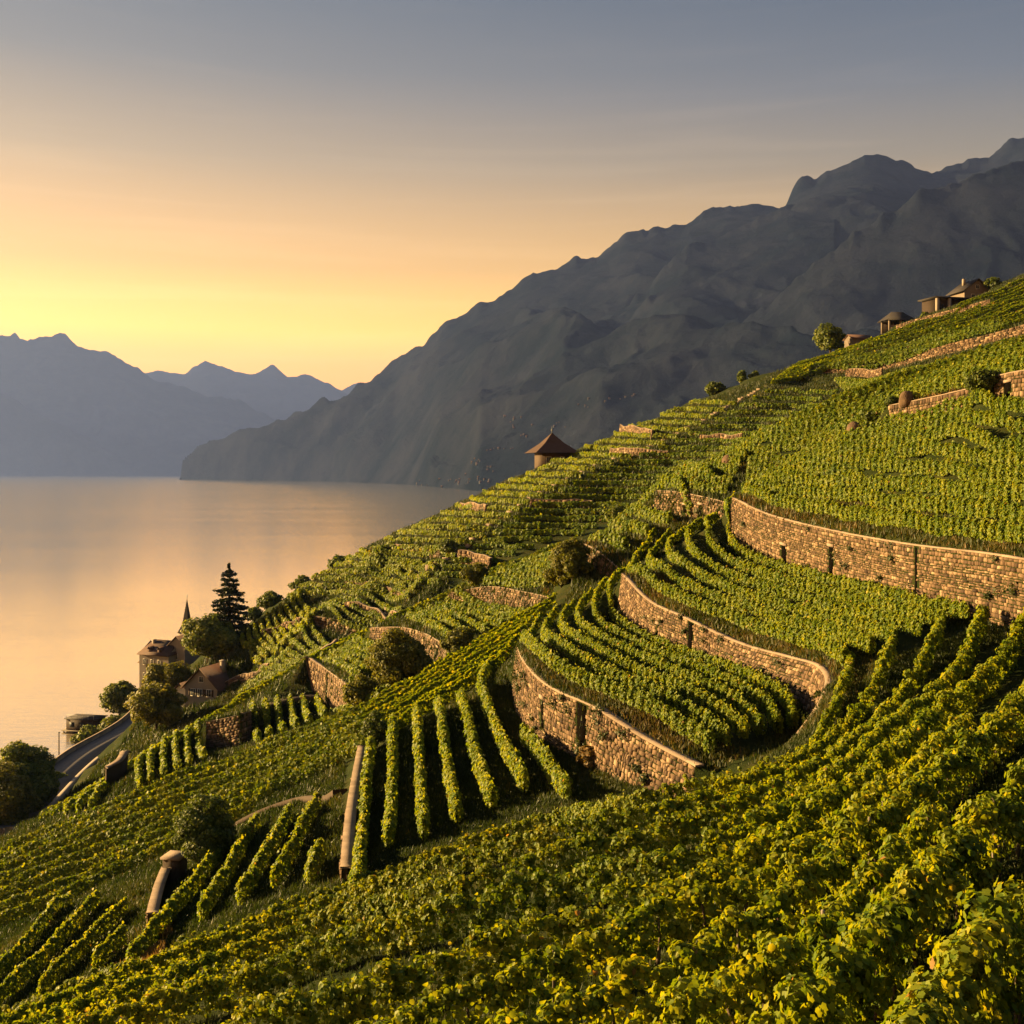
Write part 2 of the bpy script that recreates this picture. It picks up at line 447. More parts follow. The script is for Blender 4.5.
LINES = [
 # crest of the near field
 [(-160, 1092, 60), (0, 1037, 57), (66, 1003, 56), (130, 984, 54), (200, 958, 52), (292, 924, 49), (375, 897, 46), (445, 872, 44),
  (551, 838, 42), (621, 821, 41), (691, 807, 41), (745, 792, 42.5), (792, 768, 45), (822, 722, 48), (851, 680, 50)],
 [(851, 680, 50), (893, 662, 51), (940, 647, 52), (985, 637, 54), (1024, 634, 56)],
 # below the crest
 [(345, 905, 52), (394, 890, 50), (431, 878, 49), (470, 864, 48), (509, 850, 47.5), (551, 838, 47), (586, 828, 46.5), (640, 813, 46)],
 [(-160, 1080, 64), (0, 1030, 62), (66, 1000, 61), (130, 975, 60), (166, 962, 58), (209, 946, 57), (245, 928, 55.5), (299, 907, 54)],
 # far edge of the vertical rows
 [(372, 749, 78), (393, 728, 80), (416, 721, 82), (438, 714, 84), (460, 704, 86), (481, 695, 88), (500, 683, 91)],
 # left lower fields, far edges
 [(-160, 985, 88), (0, 950, 85), (68, 905, 84), (110, 895, 83), (150, 885, 82.5)],
 [(229, 850, 82), (257, 833, 81), (290, 818, 80), (317, 808, 80), (340, 800, 78)],
 # diagonal strip, near and far edge
 [(-160, 985, 95), (0, 937, 92), (100, 894, 92), (160, 866, 91), (230, 830, 90), (262, 805, 90), (340, 772, 88), (375, 748, 86.5), (430, 716, 90), (470, 693, 93), (500, 675, 96)],
 [(-160, 905, 122), (0, 862, 120), (75, 825, 118), (130, 800, 116), (212, 772, 115), (300, 735, 112), (362, 715, 110), (400, 692, 111), (456, 662, 113), (520, 622, 115), (560, 602, 116)],
 # left end of the lower terrace
 [(517, 646, 85.4), (545, 632, 98), (580, 612, 106), (612, 590, 110)],
 # fields behind the strip
 [(140, 792, 122), (205, 757, 122)],
 [(252, 746, 126), (325, 722, 125)],
 [(252, 722, 143), (280, 712, 144), (306, 703, 146)],
 # second ridge
 [(-160, 890, 150), (0, 846, 150), (75, 812, 150), (140, 765, 155), (200, 728, 160), (260, 693, 163), (310, 672, 165), (335, 652, 167), (410, 620, 168),
  (456, 600, 168), (515, 568, 166), (577, 547, 163), (620, 527, 158), (648, 512, 150)],
 # upper right fields
 [(745, 462, 124), (800, 455, 118), (855, 446, 110), (889, 419, 107)],
 [(969, 406, 97), (994, 399, 92)],
 [(656, 489, 134), (700, 470, 134), (747, 442, 136), (782, 422, 138), (826, 406, 140), (890, 380, 140), (950, 366, 138), (997, 352, 136), (1024, 343, 135), (1110, 320, 132)],
 # far hillside
 [(200, 735, 182), (310, 668, 185), (410, 622, 188), (515, 572, 189), (577, 552, 189), (640, 524, 190), (700, 505, 190), (782, 470, 190), (890, 425, 195), (1024, 395, 200), (1110, 385, 200)],
 [(372, 640, 194), (402, 600, 196), (440, 562, 199), (459, 550, 201), (534, 497, 214), (596, 466, 230), (665, 441, 243), (712, 416, 262), (760, 389, 284), (822, 374, 290)],
 [(600, 515, 205), (640, 480, 220), (720, 440, 242), (790, 412, 260), (835, 394, 268)],
 [(222, 650, 224), (240, 628, 224), (275, 605, 230), (310, 580, 237), (350, 555, 244), (400, 530, 250), (450, 507, 256), (500, 483, 264), (550, 461, 272), (620, 430, 290), (700, 397, 305),
  (757, 371, 316), (820, 353, 326), (868, 338, 336), (921, 319, 346), (985, 292, 356), (1024, 272, 363), (1110, 232, 372)],
 # road
 [(10, 838, 178), (32, 816, 190), (60, 790, 207), (90, 762, 226), (118, 738, 243), (142, 719, 258), (165, 705, 272)],
 # shore
 [(-160, 832, 200), (-80, 810, 213), (0, 786, 229), (50, 768, 243), (75, 745, 264), (100, 730, 280), (120, 716, 295), (138, 696, 322), (150, 680, 348), (190, 662, 380), (240, 655, 400)],
 # slope behind the house
 [(150, 690, 300), (186, 660, 300), (209, 655, 262), (228, 636, 240)],
 [(178, 716, 208), (205, 714, 214), (236, 708, 210)],
]
EXTRA = [(-22, -12), (0, -12), (22, -12), (-22, 0), (-8, 0), (0, 0), (8, 0), (22, 0), (-14, 9), (0, 9), (5, 9.5), (12, 9.5), (22, 16), (10, 17), (0, 22), (-8, 20)]

def dens(a, b):
    n = max(1, int((b - a).length / max(0.9, 0.012 * a.y)))
    return [a.lerp(b, k / n) for k in range(n)]

def densify(pl):
    pts = [P(*q) if len(q) == 3 else q for q in pl]
    r = []
    for k in range(len(pts) - 1):
        r += dens(pts[k], pts[k + 1])
    return r + [pts[-1]]

def smooth_poly(pts, n):
    """Catmull-Rom through the points, n samples by arc length"""
    p = np.array([tuple(q) for q in pts], float)
    ext = np.vstack([2 * p[0] - p[1], p, 2 * p[-1] - p[-2]])
    out = []
    for k in range(len(p) - 1):
        a, b, c, d = ext[k], ext[k + 1], ext[k + 2], ext[k + 3]
        t0 = 0; t1 = np.linalg.norm(b - a) ** .5 + 1e-6; t2 = t1 + np.linalg.norm(c - b) ** .5 + 1e-6; t3 = t2 + np.linalg.norm(d - c) ** .5 + 1e-6
        for t in np.linspace(t1, t2, 12, endpoint=False):
            A1 = (t1 - t) / (t1 - t0) * a + (t - t0) / (t1 - t0) * b
            A2 = (t2 - t) / (t2 - t1) * b + (t - t1) / (t2 - t1) * c
            A3 = (t3 - t) / (t3 - t2) * c + (t - t2) / (t3 - t2) * d
            B1 = (t2 - t) / (t2 - t0) * A1 + (t - t0) / (t2 - t0) * A2
            B2 = (t3 - t) / (t3 - t1) * A2 + (t - t1) / (t3 - t1) * A3
            out.append((t2 - t) / (t2 - t1) * B1 + (t - t1) / (t2 - t1) * B2)
    out.append(p[-1])
    out = np.array(out)
    s = np.concatenate([[0], np.cumsum(np.linalg.norm(np.diff(out, axis=0), axis=1))])
    q = np.linspace(0, s[-1], n)
    return np.stack([np.interp(q, s, out[:, k]) for k in range(out.shape[1])], 1)

WALLP = {}
for k, (b, t) in WALL.items():
    bp = [P(*q) for q in b]; tp = [P(*q) for q in t]
    L = sum((bp[i + 1] - bp[i]).length for i in range(len(bp) - 1))
    n = max(6, int(L / max(0.8, 0.008 * bp[0].y)))
    # walk both lines with the same parameter
    both = smooth_poly([tuple(u) + tuple(v) for u, v in zip(bp, tp)], n)
    WALLP[k] = (both[:, :3], both[:, 3:])

def build_tin():
    pts, edges, z = [], [], []
    def add(line):
        i0 = len(pts)
        for p in line:
            pts.append(Vector((p[0], p[1]))); z.append(p[2])
        for k in range(len(line) - 1):
            edges.append((i0 + k, i0 + k + 1))
    for b, t in WALLP.values():
        add(b); add(t)
    nfix = len(pts)
    for ln in LINES:
        add(densify(ln))
    for (x, y) in EXTRA:
        pts.append(Vector((x, y))); z.append(-6.5 + 0.34 * x - 0.23 * y)
    # land falls away behind the skyline, lake bed beyond the shore, off-frame margins
    sky_line = LINES[-4]
    for (px, py, Y) in sky_line:
        p = P(px, py, Y)
        for dy, dz in ((14, -9), (60, -45), (140, -95)):
            pts.append(Vector((p.x * (Y + dy) / Y - dy * .25, Y + dy))); z.append(max(p.z + dz, LAKE - 6))
    for (px, py, Y) in LINES[-3+1]:
        p = P(px, py, Y)
        pts.append(Vector((p.x - 14, p.y + 10))); z.append(LAKE - 5)
    for (x, y, zz) in ((-260, -20, -75), (-260, 150, -75), (-200, 330, -75), (-120, 520, -75), (60, 560, -75), (330, 560, -20), (420, 420, 60), (330, 200, 70), (160, 60, 40), (120, -20, 40),
                       (-30, 20, -19), (-45, 0, -24), (-120, 60, -58), (45, 20, 8), (60, 60, 6), (-60, 30, -33)):
        pts.append(Vector((x, y))); z.append(zz)
    return pts, edges, z, nfix

def interp_new(vs_, orig, z):
    zz = []
    miss = []
    for i, o in enumerate(orig):
        if o:
            zz.append(sum(z[k] for k in o) / len(o))
        else:
            zz.append(None); miss.append(i)
    known = np.array([[v.x, v.y] for v in vs_]); 
    ok = np.array([i for i in range(len(vs_)) if zz[i] is not None])
    for i in miss:
        d = np.hypot(known[ok, 0] - vs_[i].x, known[ok, 1] - vs_[i].y)
        j = np.argsort(d)[:3]
        w = 1 / (d[j] + 1e-3)
        zz[i] = float(sum(w[q] * zz[ok[j[q]]] for q in range(3)) / w.sum())
    return zz

pts, edges, z, nfix = build_tin()
v1, e1, f1, ov, oe, of = delaunay_2d_cdt(pts, edges, [], 0, 1e-4)
z1 = interp_new(v1, ov, z)
co1 = [Vector((v.x, v.y, zz)) for v, zz in zip(v1, z1)]
BVH1 = BVHTree.FromPolygons(co1, [tuple(f) for f in f1])
DOWN = Vector((0, 0, -1))

# second pass: even points over the first surface, wall lines kept sharp
pts2 = pts[:nfix]; edges2 = [e for e in edges if e[0] < nfix and e[1] < nfix]; z2 = list(z[:nfix])
fixxy = np.array([[p.x, p.y] for p in pts2])
cell = {}
for i, (x, y) in enumerate(fixxy):
    cell.setdefault((int(x // 4), int(y // 4)), []).append(i)
def near_fixed(x, y, r):
    cx_, cy_ = int(x // 4), int(y // 4)
    for a in (-1, 0, 1):
        for b in (-1, 0, 1):
            for i in cell.get((cx_ + a, cy_ + b), ()):
                if (fixxy[i, 0] - x) ** 2 + (fixxy[i, 1] - y) ** 2 < r * r:
                    return True
    return False
cand = []
Y = 4.0
while Y < 470:
    st = 11 if Y < 200 else 9
    for px in np.arange(-190, 1240, st):
        x = (px + RNG.uniform(-.3, .3) * st - CX) / FPX * Y; y = Y * (1 + RNG.uniform(-.006, .006))
        cand.append((x, y, Y * 0.006 + 0.25))
    Y *= 1.021
for x in np.arange(-40, 41, 4):
    for y in np.arange(-12, 4, 4):
        cand.append((x, y, .5))
for x in np.arange(-250, 420, 30):
    for y in np.arange(-20, 560, 30):
        if abs(x) > (0.62 * y + 8) or y > 470:
            cand.append((x, y, .5))
for (x, y, r) in cand:
    if near_fixed(x, y, r):
        continue
    h = BVH1.ray_cast(Vector((x, y, 2000)), DOWN)
    if h[0] is not None:
        pts2.append(Vector((x, y))); z2.append(h[0].z)
v2, e2, f2, ov2, _, _ = delaunay_2d_cdt(pts2, edges2, [], 0, 1e-4)
zz2 = np.array(interp_new(v2, ov2, z2))
xy2 = np.array([[v.x, v.y] for v in v2])
fixed = np.array([bool(o) and min(o) < nfix for o in ov2])
ed = np.array([tuple(e) for e in e2])
deg = np.bincount(ed.ravel(), minlength=len(v2)).astype(float)
for it in range(9):
    acc = np.bincount(ed[:, 0], weights=zz2[ed[:, 1]], minlength=len(v2)) + np.bincount(ed[:, 1], weights=zz2[ed[:, 0]], minlength=len(v2))
    new = acc / np.maximum(deg, 1)
    zz2 = np.where(fixed, zz2, 0.45 * zz2 + 0.55 * new)
zr = zz2 + np.where(fixed, 0, RNG.normal(0, 1, len(zz2)) * np.clip(xy2[:, 1] * 0.0006, 0.015, 0.12))
co2 = np.column_stack([xy2, zr])
tris = [tuple(f) for f in f2]
GROUND_ME = np_mesh('hillside_ground', co2, [i for f in tris for i in f], [len(f) for f in tris], smooth=True)
tag(link('hillside_ground', GROUND_ME, M_GROUND), kind='structure')
BVH = BVHTree.FromPolygons([Vector(c) for c in co2], tris)

def gz(x, y):
    h = BVH.ray_cast(Vector((x, y, 2000)), DOWN)
    return h[0].z if h[0] is not None else LAKE

def hit(px, py, h=0.0, ymin=0.0):
    """plan point where something h metres tall shows at this column and row"""
    d = Vector(((px - CX) / FPX, 1, (HZ - py) / FPX))
    o = Vector((0, 0, -h)) + d * ymin
    r = BVH.ray_cast(o, d)
    if r[0] is None:
        return None
    return (r[0].x, r[0].y)

def plan(px, Y):
    return ((px - CX) / FPX * Y, Y)

# ------------------------------------------------------------------ lake, mountains
bm_w = MB()
_c, _s = math.cos(math.radians(30)), math.sin(math.radians(30))
bm_w.face([(x * _c - y * _s, x * _s + y * _c, LAKE) for x, y in ((-1490, -2490), (16990, -2490), (16990, 31990), (-1490, 31990))])
lake = bm_w.build('lake', M_WATER)
tag(lake, kind='structure')

def value_noise(x, y, seed):
    r = np.random.default_rng(seed)
    tab = r.uniform(-1, 1, (256, 256))
    xi, yi = np.floor(x).astype(int), np.floor(y).astype(int)
    fx, fy = x - xi, y - yi
    fx = fx * fx * (3 - 2 * fx); fy = fy * fy * (3 - 2 * fy)
    g = lambda a, b: tab[a % 256, b % 256]
    return (g(xi, yi) * (1 - fx) + g(xi + 1, yi) * fx) * (1 - fy) + (g(xi, yi + 1) * (1 - fx) + g(xi + 1, yi + 1) * fx) * fy

def fbm(x, y, seed, oct=5, ridged=False):
    a, s, t = 1.0, 0, 0
    for o in range(oct):
        n = value_noise(x * 2 ** o + 17.3 * o, y * 2 ** o + 5.1 * o, seed + o)
        if ridged: n = 1 - 2 * np.abs(n)
        t = t + a * n; s += a; a *= 0.5
    return t / s

def mountain(name, ridges, ys, pxs, ysteps, amp, seed, base_shore, spur=0.0):
    """ridges: list of [(px,py,Y)...] crests; the ground runs from the shore up to the highest crest"""
    px = np.array(pxs, float)
    verts = []
    Yg = np.linspace(0, 1, ysteps)
    shore = np.interp(px, [s[0] for s in base_shore], [s[1] for s in base_shore])
    rr = []
    for r in ridges:
        rp = np.array(r, float)
        o = np.argsort(rp[:, 0]); rp = rp[o]
        inside = (px >= rp[0, 0]) & (px <= rp[-1, 0])
        Yc = np.interp(px, rp[:, 0], rp[:, 2]); pyc = np.interp(px, rp[:, 0], rp[:, 1])
        zc = (HZ - pyc) / FPX * Yc
        ker = np.hanning(33); ker /= ker.sum()
        zs = np.convolve(np.pad(zc, 16, mode='edge'), ker, mode='valid')
        rr.append((inside, Yc, zc, zs))
    Ymax = np.max([np.where(i, Yc, 0) for i, Yc, _, _ in rr], axis=0) * 1.12 + 200
    G = shore[None, :] + (Ymax - shore)[None, :] * Yg[:, None]
    X = (px[None, :] - CX) / FPX * G
    Z = np.full(G.shape, LAKE - 30.0)
    for (inside, Yc, zc, zs) in rr:
        w = np.clip((G - shore[None, :]) / np.maximum(Yc - shore, 1)[None, :], 0, None)
        front = LAKE + (zs - LAKE)[None, :] * np.clip(w, 0, 1) ** ys + (zc - zs)[None, :] * np.clip((w - .9) / .1, 0, 1) ** 1.3
        back = zc[None, :] - (G - Yc[None, :]) * 0.75
        zz = np.where(G <= Yc[None, :], front, back)
        # rock relief, fading to nothing at the crest and the shore
        f = np.clip((1 - np.clip(w, 0, 1)) * 3, 0.08, 1) * np.clip(w * 4, 0, 1)
        wx = fbm(X / 900., G / 900., seed + 9, 3) * .5
        rel = fbm(X / amp[1] + .35 * G / amp[1] + wx, G / (amp[1] * 3.2), seed, 8, True) * amp[0] + fbm(X / (amp[1] * .33), G / (amp[1] * .5), seed + 21, 5, True) * amp[0] * .35
        if spur:
            rel = rel + spur * fbm((X + 0.45 * G) / (amp[1] * .9), (G - .3 * X) / (amp[1] * 5), seed + 40, 3, True)
        zz = np.where(G <= Yc[None, :], zz + rel * f, zz)
        zz = np.where(inside[None, :], zz, LAKE - 30)
        Z = np.maximum(Z, zz)
    ny, nx = G.shape
    V = np.column_stack([X.ravel(), G.ravel(), Z.ravel()])
    idx = np.arange(ny * nx).reshape(ny, nx)
    q = np.stack([idx[:-1, :-1], idx[:-1, 1:], idx[1:, 1:], idx[1:, :-1]], -1).reshape(-1, 4)
    me = np_mesh(name, V, q.ravel(), np.full(len(q), 4), smooth=False)
    return tag(link(name, me, M_MOUNT), kind='structure')

def jag(pl, n, a, seed):
    """roughen a crest"""
    p = np.array(pl, float); o = np.argsort(p[:, 0]); p = p[o]
    x = np.arange(p[0, 0], p[-1, 0], n)
    y = np.interp(x, p[:, 0], p[:, 1]) - (.5 * fbm(x / 31.0, x * 0 + 3.3, seed, 5, True) - .1 + .5 * fbm(x / 17.0, x * 0 + 7.3, seed + 3, 5)) * a * np.clip((x - x[0]) / 60, 0, 1) * np.clip((x[-1] - x) / 60, 0, 1)
    return list(zip(x, y, np.interp(x, p[:, 0], p[:, 2])))

R_BACK = [(1180, 95, 9500), (1100, 112, 9300), (1024, 136, 9000), (1010, 140, 9000), (990, 158, 8900), (960, 168, 8800), (930, 172, 8700), (900, 163, 8600), (868, 160, 8500),
          (840, 170, 8400), (800, 182, 8300), (785, 204, 8250), (760, 205, 8200), (712, 210, 8100), (690, 222, 8000), (655, 233, 7900), (625, 240, 7900), (600, 256, 7900),
          (570, 262, 7900), (545, 272, 7900), (500, 293, 7900), (470, 311, 7950), (440, 330, 8000), (420, 345, 8200), (395, 362, 8500), (370, 381, 8400), (330, 402, 8300),
          (300, 415, 8500), (270, 432, 8800), (245, 440, 9000), (222, 443, 9200), (200, 462, 9500), (178, 479, 9600)]
R_FRONT = [(1180, 120, 5600), (1024, 165, 5400), (990, 172, 5300), (945, 186, 5200), (922, 189, 5150), (895, 211, 5100), (854, 233, 5000), (832, 251, 4950), (795, 279, 4900), (740, 325, 4750), (690, 370, 4600), (640, 415, 4450), (590, 455, 4300), (560, 485, 4200)]
R_MID = [(840, 196, 7100), (780, 213, 6900), (741, 226, 6800), (714, 241, 6700), (691, 246, 6600), (660, 275, 6400), (620, 309, 6200), (570, 358, 6000), (520, 405, 5700), (470, 447, 5500), (430, 480, 5300)]
SHORE_R = [(150, 9800), (180, 9600), (260, 8300), (330, 7400), (400, 5800), (440, 4600), (480, 3700), (600, 3100), (1180, 2800)]
mountain('mountain_range', [jag(R_BACK, 2.4, 13, 3), jag(R_MID, 2.4, 14, 5), jag(R_FRONT, 2.4, 12, 8)], 1.15, np.arange(178, 1180, 2.4), 420, (170, 1400), 21, SHORE_R, 170)
L1 = [(-260, 330, 20500), (-100, 335, 20500), (0, 337, 20500), (15, 336, 20500), (21, 342, 20500), (43, 340, 20500), (59, 335, 20500), (78, 348, 20500), (98, 348, 20500), (113, 355, 20500), (125, 364, 20500),
      (141, 369, 20500), (165, 383, 20500), (190, 393, 20500), (220, 397, 20500), (250, 405, 20500), (273, 417, 20500), (300, 440, 20500), (320, 470, 20500)]
L0 = [(-260, 360, 17500), (-60, 378, 17500), (0, 392, 17500), (39, 413, 17500), (78, 433, 17500), (110, 456, 17600), (134, 474, 17700)]
mountain('far_mountain', [jag(L1, 2.5, 14, 13), jag(L0, 2.5, 10, 15)], 1.1, np.arange(-135, 322, 2.5), 220, (230, 1900), 31, [(-260, 16600), (100, 17000), (330, 17400)], 160)
LM = [(120, 376, 25500), (150, 372, 25500), (158, 370, 25500), (172, 373, 25500), (184, 372, 25500), (205, 361, 25500), (234, 372, 25500), (254, 372, 25500), (273, 365, 25500), (287, 376, 25500),
      (312, 377, 25500), (324, 382, 25500), (342, 392, 25500), (370, 410, 25500), (410, 440, 25500)]
mountain('far_peak_ridge', [jag(LM, 2.5, 9, 17)], 1.0, np.arange(120, 412, 2.5), 140, (250, 2400), 41, [(100, 22000), (420, 22000)], 100)
LF = [(330, 396, 27000), (344, 387, 27000), (355, 381, 27000), (367, 381, 27000), (380, 385, 27000), (420, 400, 27000)]
mountain('faint_ridge', [jag(LF, 2.5, 2, 19)], 1.0, np.arange(330, 422, 3), 40, (200, 2400), 43, [(300, 23500), (440, 23500)], 60)

# ------------------------------------------------------------------ haze: one closed box of even air
def mat_haze():
    m, nt, out = new_mat('haze_air')
    v = nt.nodes.new('ShaderNodeVolumePrincipled')
    v.inputs['Color'].default_value = HAZE_COL
    v.inputs['Density'].default_value = HAZE_DENS
    v.inputs['Anisotropy'].default_value = HAZE_ANISO
    nt.links.new(v.outputs[0], out.inputs['Volume'])
    return m
HAZE_COL = (0.16, 0.25, 0.66, 1)
HAZE_DENS = 2.6e-5
HAZE_ANISO = 0.25
hz = MB()
hz.poly8([(-1500, -2500, 0), (17000, -2500, 0), (17000, 32000, 0), (-1500, 32000, 0)] + [(-1500, -2500, 1), (17000, -2500, 1), (17000, 32000, 1), (-1500, 32000, 1)])
hz_o = hz.build('haze', mat_haze())
hz_o.rotation_euler = (0, 0, math.radians(30))
hz_o.location = (0, 0, LAKE - 32)
hz_o.scale = (1, 1, 3500)
tag(hz_o, kind='stuff')
# ------------------------------------------------------------------ dry stone walls
ORD = ['first', 'second', 'third', 'fourth', 'fifth', 'sixth', 'seventh', 'eighth', 'ninth', 'tenth', 'eleventh', 'twelfth', 'thirteenth', 'fourteenth',
       'fifteenth', 'sixteenth', 'seventeenth', 'eighteenth', 'nineteenth', 'twentieth', 'twenty-first', 'twenty-second', 'twenty-third', 'twenty-fourth',
       'twenty-fifth', 'twenty-sixth', 'twenty-seventh', 'twenty-eighth', 'twenty-ninth', 'thirtieth', 'thirty-first', 'thirty-second', 'thirty-third', 'thirty-fourth', 'thirty-fifth']

def stone_wall(B, T, label, ch=0.2, openings=(), coping=True, slots=(), thick=0.45, dig=0.6, slen=(0.14, 0.52), warm=0.0, coplen=(.7, 1.3), copjit=1.0):
    """B, T: foot and head lines. openings / slots: (fraction, width, height, rise) near-black panels on the face, shade painted as colour"""
    B = np.array(B); T = np.array(T)
    s = np.concatenate([[0], np.cumsum(np.linalg.norm(np.diff(T[:, :2], axis=0), axis=1))])
    L = s[-1]
    at = lambda A, q: np.array([np.interp(q, s, A[:, k]) for k in range(3)])
    root = empty('stone_retaining_wall', tuple(at(B, L / 2)))
    tag(root, label, 'stone wall', 'dry stone retaining walls of the vineyard terraces')
    off = np.array(root.location)
    def outw(q):
        d = at(T, min(q + .3, L)) - at(T, max(q - .3, 0)); d = d[:2] / (np.linalg.norm(d[:2]) + 1e-9)
        n = np.array([d[1], -d[0]])
        bt = (at(B, q) - at(T, q))[:2]
        if n @ bt < 0: n = -n
        return np.array([n[0], n[1], 0])
    def face_pt(q, dz):
        """dz metres below the head"""
        t = at(T, q); b = at(B, q)
        h = max(t[2] - b[2], 0.3)
        f = dz / h
        return t + (b - t) * np.array([f, f, 0]) - np.array([0, 0, dz]) - off
    mb = MB()
    hmax = float((T[:, 2] - B[:, 2]).max()) + dig
    rng = np.random.default_rng(int(L * 100) % 9999)
    k = 0
    dz = 0.0
    gaps = [(f * L, w, h, r) for (f, w, h, r) in list(openings) + list(slots)]
    while dz < hmax:
        c = ch * rng.uniform(0.6, 1.45)
        q = -rng.uniform(0, 0.4)
        while q < L:
            ln = rng.uniform(*slen) * (1.3 if rng.random() < .12 else 1)
            q0, q1 = max(q, 0), min(q + ln, L)
            q += ln
            if q1 - q0 < 0.08: continue
            qm = (q0 + q1) / 2
            h = at(T, qm)[2] - at(B, qm)[2]
            if dz > h + dig: continue
            if any(abs(qm - g[0]) < g[1] / 2 + ln * .35 and (h - dz - c) < g[2] + g[3] and (h - dz) > g[3] for g in gaps): continue
            n = outw(qm); pr = 0.02 + abs(rng.normal(0, 0.04))
            j = lambda: rng.uniform(-.025, .025)
            corners = [(q0 + .012, dz + c - .012), (q1 - .012, dz + c - .012), (q1 - .012, dz + .012), (q0 + .012, dz + .012)]
            cj = rng.uniform(-.035, .035, (4, 2)) * min(1, ln / .3)
            corners = [(float(np.clip(a + cj[i_, 0], 0, L)), b_ + cj[i_, 1]) for i_, (a, b_) in enumerate(corners)]
            bk = [face_pt(a, b_) - n * .06 for a, b_ in corners]
            ins = min(.03, (q1 - q0) * .14)
            fr = [face_pt(np.clip(a + (ins if i in (0, 3) else -ins) + j() * .6, 0, L), b_ + (-.02 if i < 2 else .02) + j() * .6) + n * (pr + j() * .7) for i, (a, b_) in enumerate(corners)]
            tone = float(np.clip(rng.normal(0.5 + warm, 0.24), 0.05, 0.98))
            i0 = len(mb.v)
            mb.v += [tuple(p) for p in bk] + [tuple(p) for p in fr]
            for f in ((4, 5, 6, 7), (0, 1, 5, 4), (1, 2, 6, 5), (2, 3, 7, 6), (3, 0, 4, 7)):
                mb.f.append([i0 + x for x in f]); mb.t.append(tone)
        dz += c
    mb.build('stone_face', M_STONE, root)
    # rubble core behind the stones
    core = MB()
    nst = max(4, int(L / 1.2))
    qs = np.linspace(0, L, nst)
    pr = [(face_pt(q, 0.02) - outw(q) * .03, face_pt(q, max(at(T, q)[2] - at(B, q)[2], .3) + dig) - outw(q) * .03, outw(q)) for q in qs]
    core.strip([(p[1], p[0], p[0] - p[2] * thick * .5, p[1] - p[2] * thick * .5) for p in pr])
    core.build('rubble_core', M_MORTAR, root)
    if coping:                      # a run of cap slabs
        qs_ = [0.0]
        while qs_[-1] < L - .25: qs_.append(min(L, qs_[-1] + rng.uniform(*coplen)))
        if qs_[-1] < L: qs_[-1] = L
        cp = MB(); sec = []
        for q in qs_:
            n = outw(q); p = at(T, q) - off; o = .05 + rng.uniform(-.01, .012) * copjit; hh_ = .1 + rng.uniform(-.012, .012) * copjit
            sec.append((p + n * o, p + n * o + [0, 0, hh_], p - n * thick + [0, 0, hh_], p - n * thick))
        cp.strip(sec, [float(np.clip(rng.normal(.5 if copjit <= 1 else .22, .1), 0, 1)) for _ in sec])
        cp.build('coping', M_COPING if copjit else M_STONE, root)
    for (f, w, h, r) in openings:  # flat near-black panel painted as the hole's shade, with a lintel
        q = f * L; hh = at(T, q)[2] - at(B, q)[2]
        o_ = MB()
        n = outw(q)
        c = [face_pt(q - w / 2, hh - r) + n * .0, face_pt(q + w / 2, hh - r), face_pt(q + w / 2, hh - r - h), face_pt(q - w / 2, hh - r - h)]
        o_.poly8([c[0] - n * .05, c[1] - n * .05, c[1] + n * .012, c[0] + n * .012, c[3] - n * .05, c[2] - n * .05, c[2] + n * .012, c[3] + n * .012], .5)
        o_.build('opening_shade_panel', M_RECESS_SHADE, root)
        li = MB()
        a, b = face_pt(q - w / 2 - .2, hh - r - h), face_pt(q + w / 2 + .2, hh - r - h)
        li.poly8([a - n * .03, b - n * .03, b + n * .12, a + n * .12] + [p + np.array([0, 0, .22]) for p in (a - n * .03, b - n * .03, b + n * .12, a + n * .12)], .6)
        li.build('lintel', M_COPING, root)
    for (f, w, h, r) in slots:      # full height flat panel, a recess's shade put into its near-black colour
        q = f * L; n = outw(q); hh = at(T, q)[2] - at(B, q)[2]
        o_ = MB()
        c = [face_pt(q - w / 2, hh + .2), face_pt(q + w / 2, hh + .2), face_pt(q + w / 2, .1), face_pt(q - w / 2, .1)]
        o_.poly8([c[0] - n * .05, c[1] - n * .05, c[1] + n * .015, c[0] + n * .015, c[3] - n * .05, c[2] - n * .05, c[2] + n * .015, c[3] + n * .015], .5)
        o_.build('recess_shade_panel', M_RECESS_SHADE, root)
    return root

WL = WALLP
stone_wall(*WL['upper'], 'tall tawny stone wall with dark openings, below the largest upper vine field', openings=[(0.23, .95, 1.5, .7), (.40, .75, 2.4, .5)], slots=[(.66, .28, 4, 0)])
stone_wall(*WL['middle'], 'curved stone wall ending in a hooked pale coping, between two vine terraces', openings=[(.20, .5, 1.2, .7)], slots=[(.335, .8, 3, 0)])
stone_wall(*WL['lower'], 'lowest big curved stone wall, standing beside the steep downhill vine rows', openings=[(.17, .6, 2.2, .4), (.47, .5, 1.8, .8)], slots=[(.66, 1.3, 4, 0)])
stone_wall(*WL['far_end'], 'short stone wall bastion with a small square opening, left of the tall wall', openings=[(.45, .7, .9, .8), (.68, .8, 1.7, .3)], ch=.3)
stone_wall(*WL['mound'], 'low stone wall on the slope behind the round olive bush, beyond the curved walls', ch=.3)
stone_wall(*WL['ledge'], 'sunlit stone wall on the second ridge with an ivy bush at its left end', ch=.34, slen=(.35, .9))
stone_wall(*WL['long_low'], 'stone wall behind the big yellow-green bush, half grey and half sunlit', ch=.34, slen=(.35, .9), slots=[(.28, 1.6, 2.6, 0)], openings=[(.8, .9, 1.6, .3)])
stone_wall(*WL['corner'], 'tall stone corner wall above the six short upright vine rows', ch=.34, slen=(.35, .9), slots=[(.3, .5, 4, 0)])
stone_wall(*WL['shed'], 'shaded grey stone wall with one sunlit end, below the diagonal hedge ridge', ch=.34, slen=(.35, .9), warm=-.1)
